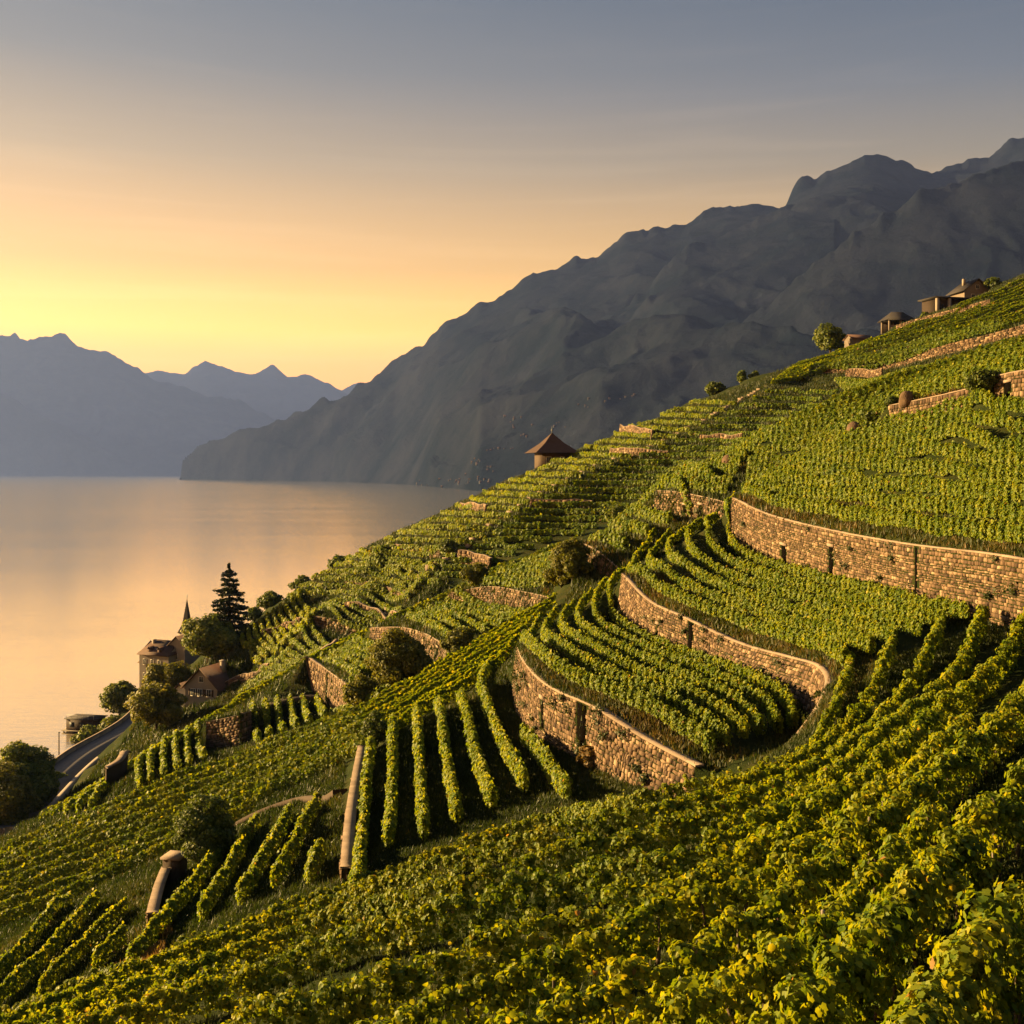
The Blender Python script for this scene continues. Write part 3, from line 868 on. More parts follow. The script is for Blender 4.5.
stone_wall(*WL['rosy'], 'low rosy stone wall across the upper vine field, left of the dark round bush', ch=.3)
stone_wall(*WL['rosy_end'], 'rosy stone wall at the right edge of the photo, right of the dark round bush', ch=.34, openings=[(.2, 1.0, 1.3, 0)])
stone_wall(*WL['high_bank'], 'long pinkish stone bank curving up across the far hillside on the right', ch=.42, slen=(.5, 1.6), coping=False)
stone_wall(*WL['top_bank'], 'highest pinkish stone bank, just below the roofs on the skyline', ch=.42, slen=(.5, 1.6), coping=False)
stone_wall(*WL['terrace_a'], 'small stone terrace wall lowest on the far lake-side slope, under short vine rows', ch=.5, slen=(.8, 1.6))
stone_wall(*WL['terrace_b'], 'small stone terrace wall midway up the far lake-side slope', ch=.5, slen=(.8, 1.6))
stone_wall(*WL['terrace_c'], 'small stone terrace wall beside the long hillside stair, topmost on the far lake-side slope', ch=.5, slen=(.8, 1.6))

def free_wall(path, label, h=1.0, w=.7, ch=.2, extra_top=True):
    """stand-alone wall following the ground: path in (column, metres away)"""
    pl = [plan(*p) for p in path]
    p3 = smooth_poly([(x, y, gz(x, y)) for x, y in pl], max(5, int(len(pl) * 5)))
    p3[:, 2] = [gz(x, y) for x, y in p3[:, :2]]
    # face towards the camera-left side
    d = p3[-1, :2] - p3[0, :2]; d /= np.linalg.norm(d); n = np.array([-d[1], d[0]])
    if n[0] > 0: n = -n
    tt = np.linspace(0, 1, len(p3)); p3[:, 2] = np.polyval(np.polyfit(tt, p3[:, 2], 2), tt)
    B = p3.copy(); T = p3.copy()
    B[:, :2] += n * w * .5; T[:, :2] += n * w * .42; T[:, 2] += h
    return stone_wall(B, T, label, ch=ch, thick=w, dig=.5, coplen=(.35, .7), copjit=1.5)
free_wall([(346, 56), (350, 64), (356, 72), (362, 80)], 'narrow stone wall running uphill beside the leftmost downhill vine row', 1.0, .6)
free_wall([(152, 66), (158, 72), (166, 79)], 'narrow tapering stone wall left of the four long slanting vine rows', 1.4, .65)
free_wall([(108, 130), (118, 131), (127, 138)], 'small triangular sunlit stone wall near the road, beside short curved vine rows', 3.0, .9)

# ------------------------------------------------------------------ leaves
LEAF6 = (np.array([(0, 0), (.5, .33), (.36, .82), (0, 1.05), (-.36, .82), (-.5, .33)]), [0, .16, .10, -.05, .10, .16], [(0, 1, 2, 3), (0, 3, 4, 5)])
LEAF10 = (np.array([(0, .12), (.34, -.02), (.56, .30), (.44, .52), (.42, .84), (.16, .80), (0, 1.08), (-.16, .80), (-.42, .84), (-.44, .52), (-.56, .30), (-.34, -.02)]),
          [0, .05, .16, .10, .10, .03, -.08, .03, .10, .10, .16, .05], [(0, 1, 2, 3), (0, 3, 4, 5), (0, 5, 6), (0, 6, 7), (0, 7, 8, 9), (0, 9, 10, 11)])
LEAF4 = (np.array([(0, 0), (.52, .5), (0, 1.0), (-.52, .5)]), [0, .14, 0, .14], [(0, 1, 2), (0, 2, 3)])

def leaves(C, N, S, tmpl, rng, droop=0.5):
    """leaf cards at C facing N with size S; returns verts, loops, counts (per leaf faces)"""
    n = len(C)
    N = N / (np.linalg.norm(N, axis=1, keepdims=True) + 1e-9)
    r = rng.normal(size=(n, 3)); r[:, 2] -= droop * 1.6
    t = r - (r * N).sum(1, keepdims=True) * N
    t /= np.linalg.norm(t, axis=1, keepdims=True) + 1e-9
    b = np.cross(N, t)
    uv, lift, faces = tmpl
    k = len(uv)
    V = (C[:, None, :] + S[:, None, None] * (b[:, None, :] * uv[None, :, 0, None] + t[:, None, :] * (uv[None, :, 1, None] - .5) + N[:, None, :] * np.array(lift)[None, :, None]))
    base = (np.arange(n) * k)[:, None]
    fl = np.concatenate([np.array(f) for f in faces])
    loops = (base + fl[None, :]).ravel()
    counts = np.tile([len(f) for f in faces], n)
    return V.reshape(-1, 3), loops, counts, len(faces)

class LeafBag:
    def __init__(s): s.V, s.L, s.C, s.T, s.n = [], [], [], [], 0
    def add(s, C, N, S, T, tmpl, rng, droop=.5):
        if len(C) == 0: return
        v, l, c, nf = leaves(C, N, S, tmpl, rng, droop)
        s.V.append(v); s.L.append(l + s.n); s.C.append(c); s.T.append(np.repeat(T, nf)); s.n += len(v)
    def build(s, name, mat, parent=None, origin=None):
        if not s.V: return None
        V = np.concatenate(s.V)
        if origin is not None: V = V - np.array(origin)
        me = np_mesh(name, V, np.concatenate(s.L), np.concatenate(s.C), np.concatenate(s.T))
        o = link(name, me, mat, parent)
        if origin is not None and parent is None: o.location = origin
        return o

NLEAF = 0
def hedge_leaves(path, h, w, rng, lo=.3, cov=1.6, smin=.112, px=2.9, plant=1.15, wild=1.0, gap=.30, clump=0, tone0=.45):
    """leaves of one vine row along path (n,3) on the ground"""
    global NLEAF
    seg = np.linalg.norm(np.diff(path[:, :2], axis=0), axis=1)
    s = np.concatenate([[0], np.cumsum(seg)])
    L = s[-1]
    if L < .5: return None
    step = 1.0
    nb = max(1, int(L / step)); mid = (np.arange(nb) + .5) * L / nb
    Yb = np.interp(mid, s, path[:, 1])
    Yb = np.maximum(Yb, 4)
    sz = np.clip(px * Yb / FPX, smin, .55)
    per = 2 * h * .85 + w
    cnt = (cov * per * (L / nb) / (.55 * sz ** 2)).astype(int)
    q = np.repeat(mid, cnt) + rng.uniform(-.5, .5, cnt.sum()) * L / nb
    S = np.repeat(sz, cnt) * rng.uniform(.7, 1.3, cnt.sum())
    # plants along the row
    npl = max(2, int(L / plant) + 1)
    pid = np.clip((q / plant).astype(int), 0, npl - 1)
    ph = (q / plant) % 1.0
    hh = rng.uniform(.92, 1.08, npl)[pid]; ww = rng.uniform(.84, 1.18, npl)[pid]; sh = rng.normal(0, .04, npl)[pid] * w
    pt = rng.normal(0, .05, npl)[pid]
    mod = (1 - gap) + gap * np.cos((ph - .5) * 2 * np.pi)
    u = rng.random(len(q))
    # angle round the hedge section: sides and top
    side = np.where(rng.random(len(q)) < .5, -1, 1)
    top = rng.random(len(q)) < .30
    v = np.where(top, 1 - rng.random(len(q)) * .18, u)                    # height fraction
    prof = np.where(v < .25, .55 + 1.3 * v, np.where(v < .75, .9, .9 - 1.9 * (v - .75)))
    depth = 1 - np.abs(rng.normal(0, .25, len(q)))
    lat = np.where(top, rng.uniform(-1, 1, len(q)) * .6, side * np.clip(depth, -.3, 1.15)) * prof * w * .5 * ww * mod + sh
    hz_ = lo + (h * hh * (1 - .35 * gap * (1 - np.cos((ph - .5) * 2 * np.pi)) * .5) - lo) * v
    shoot = rng.random(len(q)) < .035 * wild
    hz_ = hz_ + np.where(shoot & (v > .75), rng.uniform(.05, .34, len(q)), 0)
    X = np.interp(q, s, path[:, 0]); Yy = np.interp(q, s, path[:, 1]); Z = np.interp(q, s, path[:, 2])
    dx = np.interp(q, mid, np.gradient(np.interp(mid, s, path[:, 0]))) if nb > 1 else np.full(len(q), path[-1, 0] - path[0, 0])
    dy = np.interp(q, mid, np.gradient(np.interp(mid, s, path[:, 1]))) if nb > 1 else np.full(len(q), path[-1, 1] - path[0, 1])
    dl = np.hypot(dx, dy) + 1e-9
    nx, ny = dy / dl, -dx / dl
    C = np.column_stack([X + nx * lat, Yy + ny * lat, Z + hz_])
    C += rng.normal(0, 1, C.shape) * .035
    N0 = np.column_stack([nx * np.sign(lat) * 1.0, ny * np.sign(lat) * 1.0, np.where(v > .8, 1.0, .4)])
    N = N0 + rng.normal(0, .42, C.shape)
    if clump > 0 and len(q) > 50:
        # leaves gather into rounded shoot heads
        nc = max(8, int(L * clump)); pick = rng.integers(0, len(q), nc)
        order = np.argsort(q[pick]); pick = pick[order]
        cid = np.clip(np.searchsorted(q[pick], q) + rng.integers(-3, 4, len(q)), 0, nc - 1)
        use = (rng.random(len(q)) < .72) & (np.abs(q[pick][cid] - q) < 2.5)
        d = rng.normal(size=C.shape); d /= np.linalg.norm(d, axis=1, keepdims=True)
        d += .55 * N0 / np.linalg.norm(N0, axis=1, keepdims=True)[:, :1]
        cr = rng.uniform(.09, .19, nc)[cid] * h / 1.3
        C = np.where(use[:, None], C[pick][cid] + d * cr[:, None] * rng.uniform(.75, 1.1, len(q))[:, None], C)
        N = np.where(use[:, None], d + .3 * N0 + rng.normal(0, .3, C.shape), N)
    T = np.clip(tone0 + pt + rng.normal(0, .11, len(q)) * np.clip(1.2 - S, .6, 1) + np.where(shoot, .14, 0), 0, .95)
    T = np.where(rng.random(len(q)) < .0025 * wild, 1.0, T)
    near = np.interp(q, mid, Yb) < 17 if nb > 1 else np.full(len(q), Yb[0] < 17)
    midr = (~near) & ((np.interp(q, mid, Yb) < 75) if nb > 1 else np.full(len(q), Yb[0] < 75))
    far = ~(near | midr)
    bag = LeafBag()
    for m_, t_ in ((near, LEAF10), (midr, LEAF6), (far, LEAF4)):
        bag.add(C[m_], N[m_], S[m_], T[m_], t_, rng)
    NLEAF += len(q)
    return bag

def ground_path(xy, ds):
    """resample plan points and drop them on the ground"""
    xy = np.array(xy, float)
    s = np.concatenate([[0], np.cumsum(np.hypot(*np.diff(xy, axis=0).T))])
    n = max(3, int(s[-1] / ds) + 1)
    q = np.linspace(0, s[-1], n)
    x, y = np.interp(q, s, xy[:, 0]), np.interp(q, s, xy[:, 1])
    return np.column_stack([x, y, [gz(a, b) for a, b in zip(x, y)]])

ROWS = 0
def vine_row(xy, label, group, h=1.6, w=.8, ds=None, trunks=False, **kw):
    global ROWS
    Ym = float(np.mean([p[1] for p in xy]))
    path = ground_path(xy, ds or max(.5, Ym * .012))
    rng = np.random.default_rng(1000 + ROWS)
    bag = hedge_leaves(path, h, w, rng, **kw)
    if bag is None: return None
    ROWS += 1
    mid = path[len(path) // 2]
    if not trunks:
        o = bag.build('vine_row', M_VINE, None, tuple(mid))
        return tag(o, label, 'vine row', group)
    root = empty('vine_row', tuple(mid))
    tag(root, label, 'vine row', group)
    off = mid
    bag.build('foliage', M_VINE, root, off)
    s = np.concatenate([[0], np.cumsum(np.hypot(*np.diff(path[:, :2], axis=0).T))])
    at = lambda q: np.array([np.interp(q, s, path[:, k]) for k in range(3)])
    lim = trunks
    q = .4; c = 0
    while q < s[-1] and c < 60:
        p = at(q)
        if p[1] < lim and -0.02 < (p[0] / max(p[1], .1)) + .5 < 1.1 and p[1] > 3:
            b = MB(); a = rng.normal(0, .05, 3)
            p0 = p - off
            b.tube([p0 + [0, 0, -.15], p0 + [a[0], a[1], .25], p0 + [a[0] * 1.6, a[2], .6], p0 + [a[2], a[1] * 2, 1.05]], [.05, .04, .034, .024], 6, rng.random())
            b.build('vine_trunk', M_BARK, root, True); c += 1
        q += 1.05
    q = 0.2
    while q < s[-1]:
        p = at(q)
        if p[1] < lim and p[1] > 3 and abs(p[0]) < .52 * p[1]:
            b = MB(); p0 = p - off
            b.tube([p0 + [0, 0, -.3], p0 + [0, 0, h + .05]], .036, 6, rng.random())
            b.build('post', M_POST, root)
        q += 5.2
    return root

def resample2(p, n):
    p = np.array(p, float)
    s = np.concatenate([[0], np.cumsum(np.hypot(*np.diff(p, axis=0).T))])
    q = np.linspace(0, s[-1], n)
    return np.column_stack([np.interp(q, s, p[:, 0]), np.interp(q, s, p[:, 1])])

def curve2(p, n=40):
    p3 = smooth_poly([(a, b, 0) for a, b in p], n)
    return p3[:, :2]

def blend_rows(guides, counts, curved=True):
    """rows between successive plan guides"""
    G = [curve2(g) if curved and len(g) > 2 else resample2(g, 40) for g in guides]
    out = []
    for k, c in enumerate(counts):
        last = k == len(counts) - 1
        for t in np.linspace(0, 1, c + 1)[: (c + 1 if last else c)]:
            out.append(G[k] * (1 - t) + G[k + 1] * t)
    return out

def img(pl, h, ymin):
    r = [hit(px, py, h, ymin) for px, py in pl]
    return [p for p in r if p is not None]

def field(rows, label, group, start=0, **kw):
    for i, r in enumerate(rows):
        vine_row(r, label.format(ORD[i + start]), group, **kw)

def image_wall(pl, label, h, ymin=190, **kw):
    p = [hit(x, y, 0, ymin) for x, y in pl]
    p = [q for q in p if q is not None]
    if len(p) < 2: return None
    s = curve2(p, 14) if len(p) > 2 else resample2(p, 10)
    T = np.array([(x, y, gz(x, y) + h) for x, y in s])
    d = s[-1] - s[0]; d /= np.linalg.norm(d); n = np.array([d[1], -d[0]])
    if n[1] > 0: n = -n
    B = T.copy(); B[:, :2] += n * .25; B[:, 2] -= h
    return stone_wall(B, T, label, ch=.45, slen=(.5, 1.3), thick=.5, dig=.8, **kw)
# ------------------------------------------------------------------ vine fields
# near field, below the camera
A = [plan(px, Y + .3) for px, Y in ((-120, 59), (0, 56.4), (66, 55.3), (130, 53.3), (200, 51.3), (292, 48.4), (375, 45.4), (445, 43.5), (551, 41.6), (621, 40.7), (691, 40.6), (745, 42), (792, 44.6), (824, 47.6), (851, 50.2))]
NR = [[(893, 632), (880, 668), (858, 705), (820, 742), (766, 770), (690, 795), (560, 823), (445, 858), (300, 906), (130, 965), (0, 1016), (-40, 1032)],
      [(940, 618), (925, 655), (900, 690), (860, 730), (766, 789), (660, 824), (560, 845), (445, 880), (300, 923), (130, 982), (20, 1022), (-20, 1038)],
      [(983, 606), (970, 640), (948, 672), (905, 712), (850, 756), (766, 813), (660, 852), (560, 870), (445, 904), (300, 944), (130, 1000), (60, 1024), (20, 1040)],
      [(1034, 600), (1014, 636), (985, 668), (940, 704), (890, 747), (830, 792), (766, 838), (660, 888), (560, 916), (445, 950), (300, 992), (220, 1022), (170, 1040)],
      [(1140, 600), (1075, 648), (1024, 694), (970, 738), (900, 795), (830, 850), (766, 898), (660, 960), (560, 1006), (480, 1044)],
      [(1150, 690), (1085, 728), (1024, 774), (980, 812), (940, 850), (880, 915), (800, 1000), (760, 1050)],
      [(1150, 800), (1085, 845), (1024, 900), (960, 970), (900, 1060)]]
A = img([(851, 645), (840, 680), (822, 718), (792, 750), (745, 763), (691, 774), (621, 790), (551, 806), (445, 841), (375, 867), (292, 893), (200, 930), (130, 957), (66, 978), (0, 1005), (-40, 1018)], 1.15, 0)[::-1]
near_rows = blend_rows([A] + [img(r, 1.0 + .125 * k, 0)[::-1] for k, r in enumerate(NR)], [1, 1, 1, 1, 1, 1, 1])
partial = [(4, 5, .5, .55), (5, 6, .5, .42)]
for i, r in enumerate(near_rows):
    vine_row(r, '{} vine row of the near field, counted from its far edge towards the camera'.format(ORD[i]), 'vine rows of the near field', h=.88 + .125 * i, w=.27 + .06 * i, trunks=32 if i > 4 else False, ds=.5, cov=2.0, clump=11, lo=.2 if i < 6 else .5, tone0=.5)

for k, (i, j, t, f) in enumerate(partial):
    r = (near_rows[i] * (1 - t) + near_rows[j] * t)[:int(40 * f)]
    vine_row(r, ['short vine row in the near field that starts halfway along, behind the big front rows', 'second of the short front vine rows, ending below the middle of the photo',
                 'front vine row of the near field at the bottom centre of the photo'][k], 'vine rows of the near field', h=1.32 + .1 * k, w=.46 + .04 * k, trunks=30, ds=.5, cov=1.75, clump=11, lo=.3, tone0=.5)

# downhill rows below the lowest curved wall
V = [[(361, 868), (362, 830), (366, 780), (372, 733)], [(394, 864), (392, 820), (392, 770), (393, 712)], [(431, 854), (426, 810), (420, 760), (416, 705)],
     [(470, 836), (458, 795), (446, 745), (438, 698)], [(509, 822), (492, 780), (472, 730), (460, 688)], [(551, 808), (525, 765), (495, 715), (481, 677), (490, 660)],
     [(590, 797), (565, 772), (540, 742), (523, 724)]]
for i, r in enumerate(V):
    p = img(r, 1.4, 47.5)
    if len(p) < 2: continue
    p[0] = (p[0][0] * 1.0, p[0][1] - 1.5)
    vine_row(curve2(p, 24), '{} downhill vine row from the left, between the narrow wall and the lowest curved wall'.format(ORD[i]), 'downhill vine rows below the curved wall', h=1.45, w=.7, cov=1.8)

# terraces between the curved walls
Hn = [plan(*q) for q in ((540, 106), (528, 98), (523, 89), (532, 80.5), (547, 74), (568, 69.5), (592, 66), (612, 63.5), (650, 60), (690, 56), (712, 53.8))]
Hf = [plan(*q) for q in ((625, 109), (612, 105), (612, 100), (640, 92), (683, 82), (724, 73.8), (762, 66.2), (789, 60.8), (793, 57))]
field(blend_rows([Hn, Hf], [5]), '{} vine row up from the lowest curved wall, on the terrace above it', 'vine rows on the lower curved terrace', h=1.3, w=.58, cov=2.0, gap=.5, plant=.9, px=2.5, lo=.4)
Gn = [plan(*q) for q in ((655, 122), (637, 117), (630, 110), (632, 103.5), (654, 96.5), (688, 88), (741, 79.5), (790, 71), (824, 65), (846, 60))]
Gf = [plan(*q) for q in ((735, 115), (727, 111), (728, 106), (737, 101), (768, 94), (832, 81.7), (905, 69.5), (968, 61.8))]
field(blend_rows([Gn, Gf], [5]), '{} vine row up from the hooked stone wall, on the terrace below the tall wall', 'vine rows on the upper curved terrace', h=1.3, w=.58, cov=2.0, gap=.5, plant=.9, px=2.5, lo=.4)
En = [plan(*q) for q in ((578, 131), (600, 127), (626, 121))]
Ef = [plan(*q) for q in ((637, 149), (672, 139), (712, 125))]
field(blend_rows([En, Ef], [4]), '{} vine row of the small field left of the short stone bastion, counted uphill', 'vine rows beside the stone bastion', h=1.7, w=.9, cov=1.8)

# large upper fields
U1n = [plan(*q) for q in ((742, 108), (768, 100), (834, 87), (911, 74), (1024, 61), (1110, 55))]
U1f = [plan(*q) for q in ((748, 122.5), (800, 115.5), (855, 107), (889, 103.2), (930, 97.6), (969, 93), (994, 88.5), (1024, 84.5), (1110, 78))]
field(blend_rows([U1n, U1f], [7]), '{} vine row up from the tall stone wall, in the field above it', 'vine rows above the tall stone wall', h=1.4, w=.55, cov=2.2, gap=.62, plant=.9, lo=.3, px=2.4)
Un = [plan(*q) for q in ((664, 133), (698, 124.5), (727, 119.3))]
Uf = [plan(*q) for q in ((700, 135.5), (725, 132), (746, 126))]
field(blend_rows([Un, Uf], [4]), '{} short vine row up from the stone bastion, on its top', 'short vine rows on the bastion', h=1.4, w=.55, cov=2.2, gap=.62, plant=.9, lo=.3, px=2.4)
U2n = [plan(*q) for q in ((730, 134), (760, 126), (803, 119.5), (860, 111.5), (893, 108.3), (930, 103), (971, 98), (997, 94), (1030, 90.5), (1110, 84.5))]
U2f = [plan(*q) for q in ((833, 140), (893, 139.6), (952, 137.5), (999, 135.5), (1030, 134), (1110, 131))]
field(blend_rows([U2n, U2f], [9]), '{} vine row uphill from the low rosy walls, in the bright upper field', 'vine rows above the rosy walls', h=1.4, w=.55, cov=2.2, gap=.6, plant=.95, lo=.3, px=2.4)

# diagonal strip and lower left
Bn = [plan(*q) for q in ((-60, 94), (0, 93), (100, 93), (160, 92), (230, 91), (262, 91), (340, 89), (375, 87.5), (430, 91), (470, 94), (505, 97))]
Bf = [plan(*q) for q in ((-60, 120), (0, 119), (75, 117), (130, 115), (212, 114), (300, 111), (362, 109), (400, 110), (456, 112), (520, 114), (556, 115.5))]
field(blend_rows([Bn, Bf], [8]), '{} vine row of the long diagonal strip, counted away from the camera', 'vine rows of the long diagonal strip', h=1.35, w=.5, cov=2.1, gap=.2)
L1 = [[(-40, 985), (0, 958), (36, 922), (71, 891)], [(-30, 1010), (20, 968), (60, 928), (97, 889)], [(-10, 1030), (40, 978), (85, 935), (126, 895)], [(20, 1020), (60, 980), (95, 950), (124, 925)], [(40, 1030), (80, 990), (112, 962)]]
for i, r in enumerate(L1):
    p = img(r, 1.4, 58.5)
    if len(p) > 1:
        vine_row(curve2(p, 24), '{} slanting vine row from the left, at the bottom left corner'.format(ORD[i]), 'slanting vine rows at the bottom left', h=1.35, w=.65, cov=1.9)
Cr = [[(130, 948), (165, 908), (200, 868), (229, 832)], [(166, 944), (200, 902), (230, 858), (257, 815)], [(209, 928), (240, 885), (268, 840), (290, 803)], [(245, 911), (275, 868), (298, 828), (317, 793)], [(300, 885), (310, 862), (319, 841)]]
for i, r in enumerate(Cr):
    p = img(r, 1.4, 54)
    if len(p) > 1:
        vine_row(curve2(p, 24), ['first of the four long slanting vine rows, beside the tapering wall', 'second of the four long slanting vine rows from the left', 'third of the four long slanting vine rows from the left',
                 'last of the four long slanting vine rows from the left', 'short stubby vine row between the long slanting rows and the narrow wall'][i], 'slanting vine rows in the hollow', h=1.45, w=.7, cov=1.9)
D = [[(258, 737), (252, 712)], [(270, 736), (265, 706)], [(283, 729), (277, 700)], [(296, 726), (290, 695)], [(309, 721), (303, 692)], [(325, 713), (317, 691)]]
for i, r in enumerate(D):
    p = [plan(r[0][0], 122.5), plan((r[0][0] + r[1][0]) / 2, 133), plan(r[1][0], 143)]
    vine_row(resample2(p, 10), '{} of six short upright vine rows from the left, below the tall corner wall'.format(ORD[i]), 'six short upright vine rows', h=1.7, w=.8, cov=1.9)
J = [[(140, 782), (138, 765), (143, 750)], [(151, 777), (150, 760), (155, 746)], [(164, 771), (163, 754), (166, 740)], [(178, 765), (175, 749), (177, 736)], [(190, 758), (187, 745), (188, 732)], [(204, 750), (199, 740), (198, 729)]]
for i, r in enumerate(J):
    p = [plan(r[0][0], 119.5), plan(r[1][0], 127), plan(r[2][0], 137)]
    vine_row(resample2(p, 10), '{} of six short curved vine rows from the left, left of the shaded grey wall'.format(ORD[i]), 'six short curved vine rows', h=1.6, w=.8, cov=1.9)
K = [[(66, 806), (90, 782), (112, 762)], [(78, 806), (100, 786), (118, 768)], [(90, 806), (106, 792), (120, 778)]]
for i, r in enumerate(K):
    p = [plan(r[0][0], 124 - 2 * i), plan(r[1][0], 134 - 2 * i), plan(r[2][0], 145 - 3 * i)]
    vine_row(resample2(p, 10), '{} short vine row from the road, left of the small triangular wall'.format(ORD[i]), 'short vine rows beside the road', h=1.5, w=.8, cov=1.9)
# second ridge: two hedge lines along the crest, short rows behind the walls
for k, dY in enumerate((0, 3.4)):
    r2 = [plan(px, Y + dY) for px, Y in ((40, 150), (75, 150), (140, 155), (200, 160), (260, 163), (310, 165), (335, 167), (410, 168), (456, 168), (515, 166), (577, 163))]
    vine_row(curve2(r2, 60), ['long hedge-like vine row along the second ridge, on its near side', 'long hedge-like vine row along the second ridge, on its far side'][k], 'vine rows along the second ridge', h=1.6, w=1.1, cov=1.8)
for nm, a, b, n in (('above the tall corner wall', ((322, 152), (341, 142), (360, 133)), ((354, 163), (374, 151), (394, 140)), 4),
                    ('between the half sunlit wall and the ivy-covered wall', ((408, 159), (430, 147), (452, 136)), ((456, 158), (492, 149), (538, 135)), 5),
                    ('above the ivy-covered wall', ((470, 158), (508, 147.5), (547, 139)), ((522, 163), (548, 156), (572, 147)), 4),
                    ('beside the big yellow-green bush', ((330, 126), (352, 121), (380, 116)), ((350, 131), (375, 126), (400, 120)), 3)):
    field(blend_rows([[plan(*q) for q in a], [plan(*q) for q in b]], [n]), '{} short vine row ' + nm + ', counted uphill', 'short vine rows on the second ridge', h=1.4, w=.75, cov=1.8)

# far hillside
STAIR = [(372, 640), (402, 600), (440, 562), (459, 550), (534, 497), (596, 466), (665, 441), (712, 416), (760, 389)]
CONT = [(402, 600), (440, 580), (515, 553), (577, 534), (640, 500), (656, 486), (700, 466), (747, 438), (782, 418), (826, 402), (890, 376)]
SKYL = [(240, 628), (275, 605), (310, 580), (350, 555), (400, 530), (450, 507), (500, 483), (550, 461), (620, 430), (700, 397), (757, 371), (820, 353), (868, 338)]
def xat(line, py):
    l = sorted(line, key=lambda q: q[1])
    return float(np.interp(py, [q[1] for q in l], [q[0] for q in l]))
i = 0
for py in np.arange(592, 384, -7.0):
    a, b = xat(STAIR, py) + 5, xat(CONT, py) + 16
    if b - a < 14: continue
    p = img([(x, py) for x in np.linspace(a, b, 7)], 1.3, 192)
    p = [q for q in p if 185 < q[1] < 300]
    if len(p) < 3: continue
    y0 = np.median([q[1] for q in p])
    p = [q for q in p if abs(q[1] - y0) < 14]
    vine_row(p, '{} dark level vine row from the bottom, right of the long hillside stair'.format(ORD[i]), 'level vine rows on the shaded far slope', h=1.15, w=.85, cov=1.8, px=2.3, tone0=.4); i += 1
i = 0
for py in np.arange(588, 396, -6.5):
    a, b = xat(SKYL, py) + 3, xat(STAIR, py) - 5
    if b - a < 12: continue
    p = img([(x, py + (x - a) * .04) for x in np.linspace(a, b, 8)], 1.3, 174 if py > 560 else 192)
    p = [q for q in p if 172 < q[1] < 330]
    if len(p) < 3: continue
    e_ = np.array(p[0]) - np.array(p[1]); p.insert(0, tuple(np.array(p[0]) + e_ / (np.linalg.norm(e_) + 1e-6) * 5))
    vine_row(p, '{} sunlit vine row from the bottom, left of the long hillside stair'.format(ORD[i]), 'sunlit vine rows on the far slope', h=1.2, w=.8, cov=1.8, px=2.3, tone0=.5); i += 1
i = 0
for t in np.linspace(0.04, .97, 13):
    lo = [(770, 381), (822, 366), (890, 360), (950, 341), (1000, 327), (1060, 308)]; up = [(800, 360), (850, 346), (900, 327), (950, 310), (1000, 288), (1060, 262)]
    p = img([(a[0] * (1 - t) + b[0] * t, a[1] * (1 - t) + b[1] * t) for a, b in zip(lo, up)], 1.3, 196)
    p = [q for q in p if q[1] > 230]
    if len(p) < 3: continue
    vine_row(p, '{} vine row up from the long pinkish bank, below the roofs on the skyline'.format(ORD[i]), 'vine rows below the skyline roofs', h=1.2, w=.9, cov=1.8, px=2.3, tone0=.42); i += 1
i = 0
for t in np.linspace(0, 1, 5):
    lo = [(845, 388), (900, 380), (950, 372), (1030, 352)]; up = [(835, 377), (890, 373), (950, 358), (1030, 335)]
    p = img([(a[0] * (1 - t) + b[0] * t, a[1] * (1 - t) + b[1] * t) for a, b in zip(lo, up)], 1.3, 196)
    p = [q for q in p if q[1] > 200]
    if len(p) < 3: continue
    vine_row(p, '{} vine row just under the long pinkish bank, counted uphill'.format(ORD[i]), 'vine rows under the long bank', h=1.2, w=.9, cov=1.8, px=2.3, tone0=.45); i += 1
# terraces on the lake-side shoulder
i = 0
for k in range(10):
    t = k / 9
    a = (242 + 57 * t, 634 - 44 * t); b = (253 + 54 * t, 655 - 48 * t)
    p = img([a, ((a[0] + b[0]) / 2 - 4, (a[1] + b[1]) / 2), b, (b[0] + 8, b[1] + 6)], 1.3, 192)
    if len(p) > 2:
        vine_row(p, '{} short crescent vine row up from the conifer, on the lake-side skyline'.format(ORD[i]), 'crescent vine rows above the lake', h=1.8, w=1.0, cov=1.8, px=2.3, tone0=.55); i += 1
for nm, a0, b0, a1, b1, n in (('above the lowest terrace wall', (314, 608), (368, 628), (350, 590), (402, 606), 5), ('above the middle terrace wall', (346, 574), (410, 592), (366, 556), (432, 560), 4),
                              ('between the house and the crescent rows', (240, 690), (290, 668), (300, 616), (330, 645), 8)):
    i = 0
    for t in np.linspace(0, 1, n):
        a = (a0[0] * (1 - t) + a1[0] * t, a0[1] * (1 - t) + a1[1] * t); b = (b0[0] * (1 - t) + b1[0] * t, b0[1] * (1 - t) + b1[1] * t)
        p = img([a, ((a[0] + b[0]) / 2, (a[1] + b[1]) / 2), b], 1.3, 168)
        p = [q for q in p if q[1] > 164]
        if len(p) > 2:
            vine_row(p, '{} short vine row {}, counted uphill'.format(ORD[i], nm), 'short vine rows on the lake-side shoulder', h=1.3, w=.85, cov=1.8, px=2.3, tone0=.45); i += 1
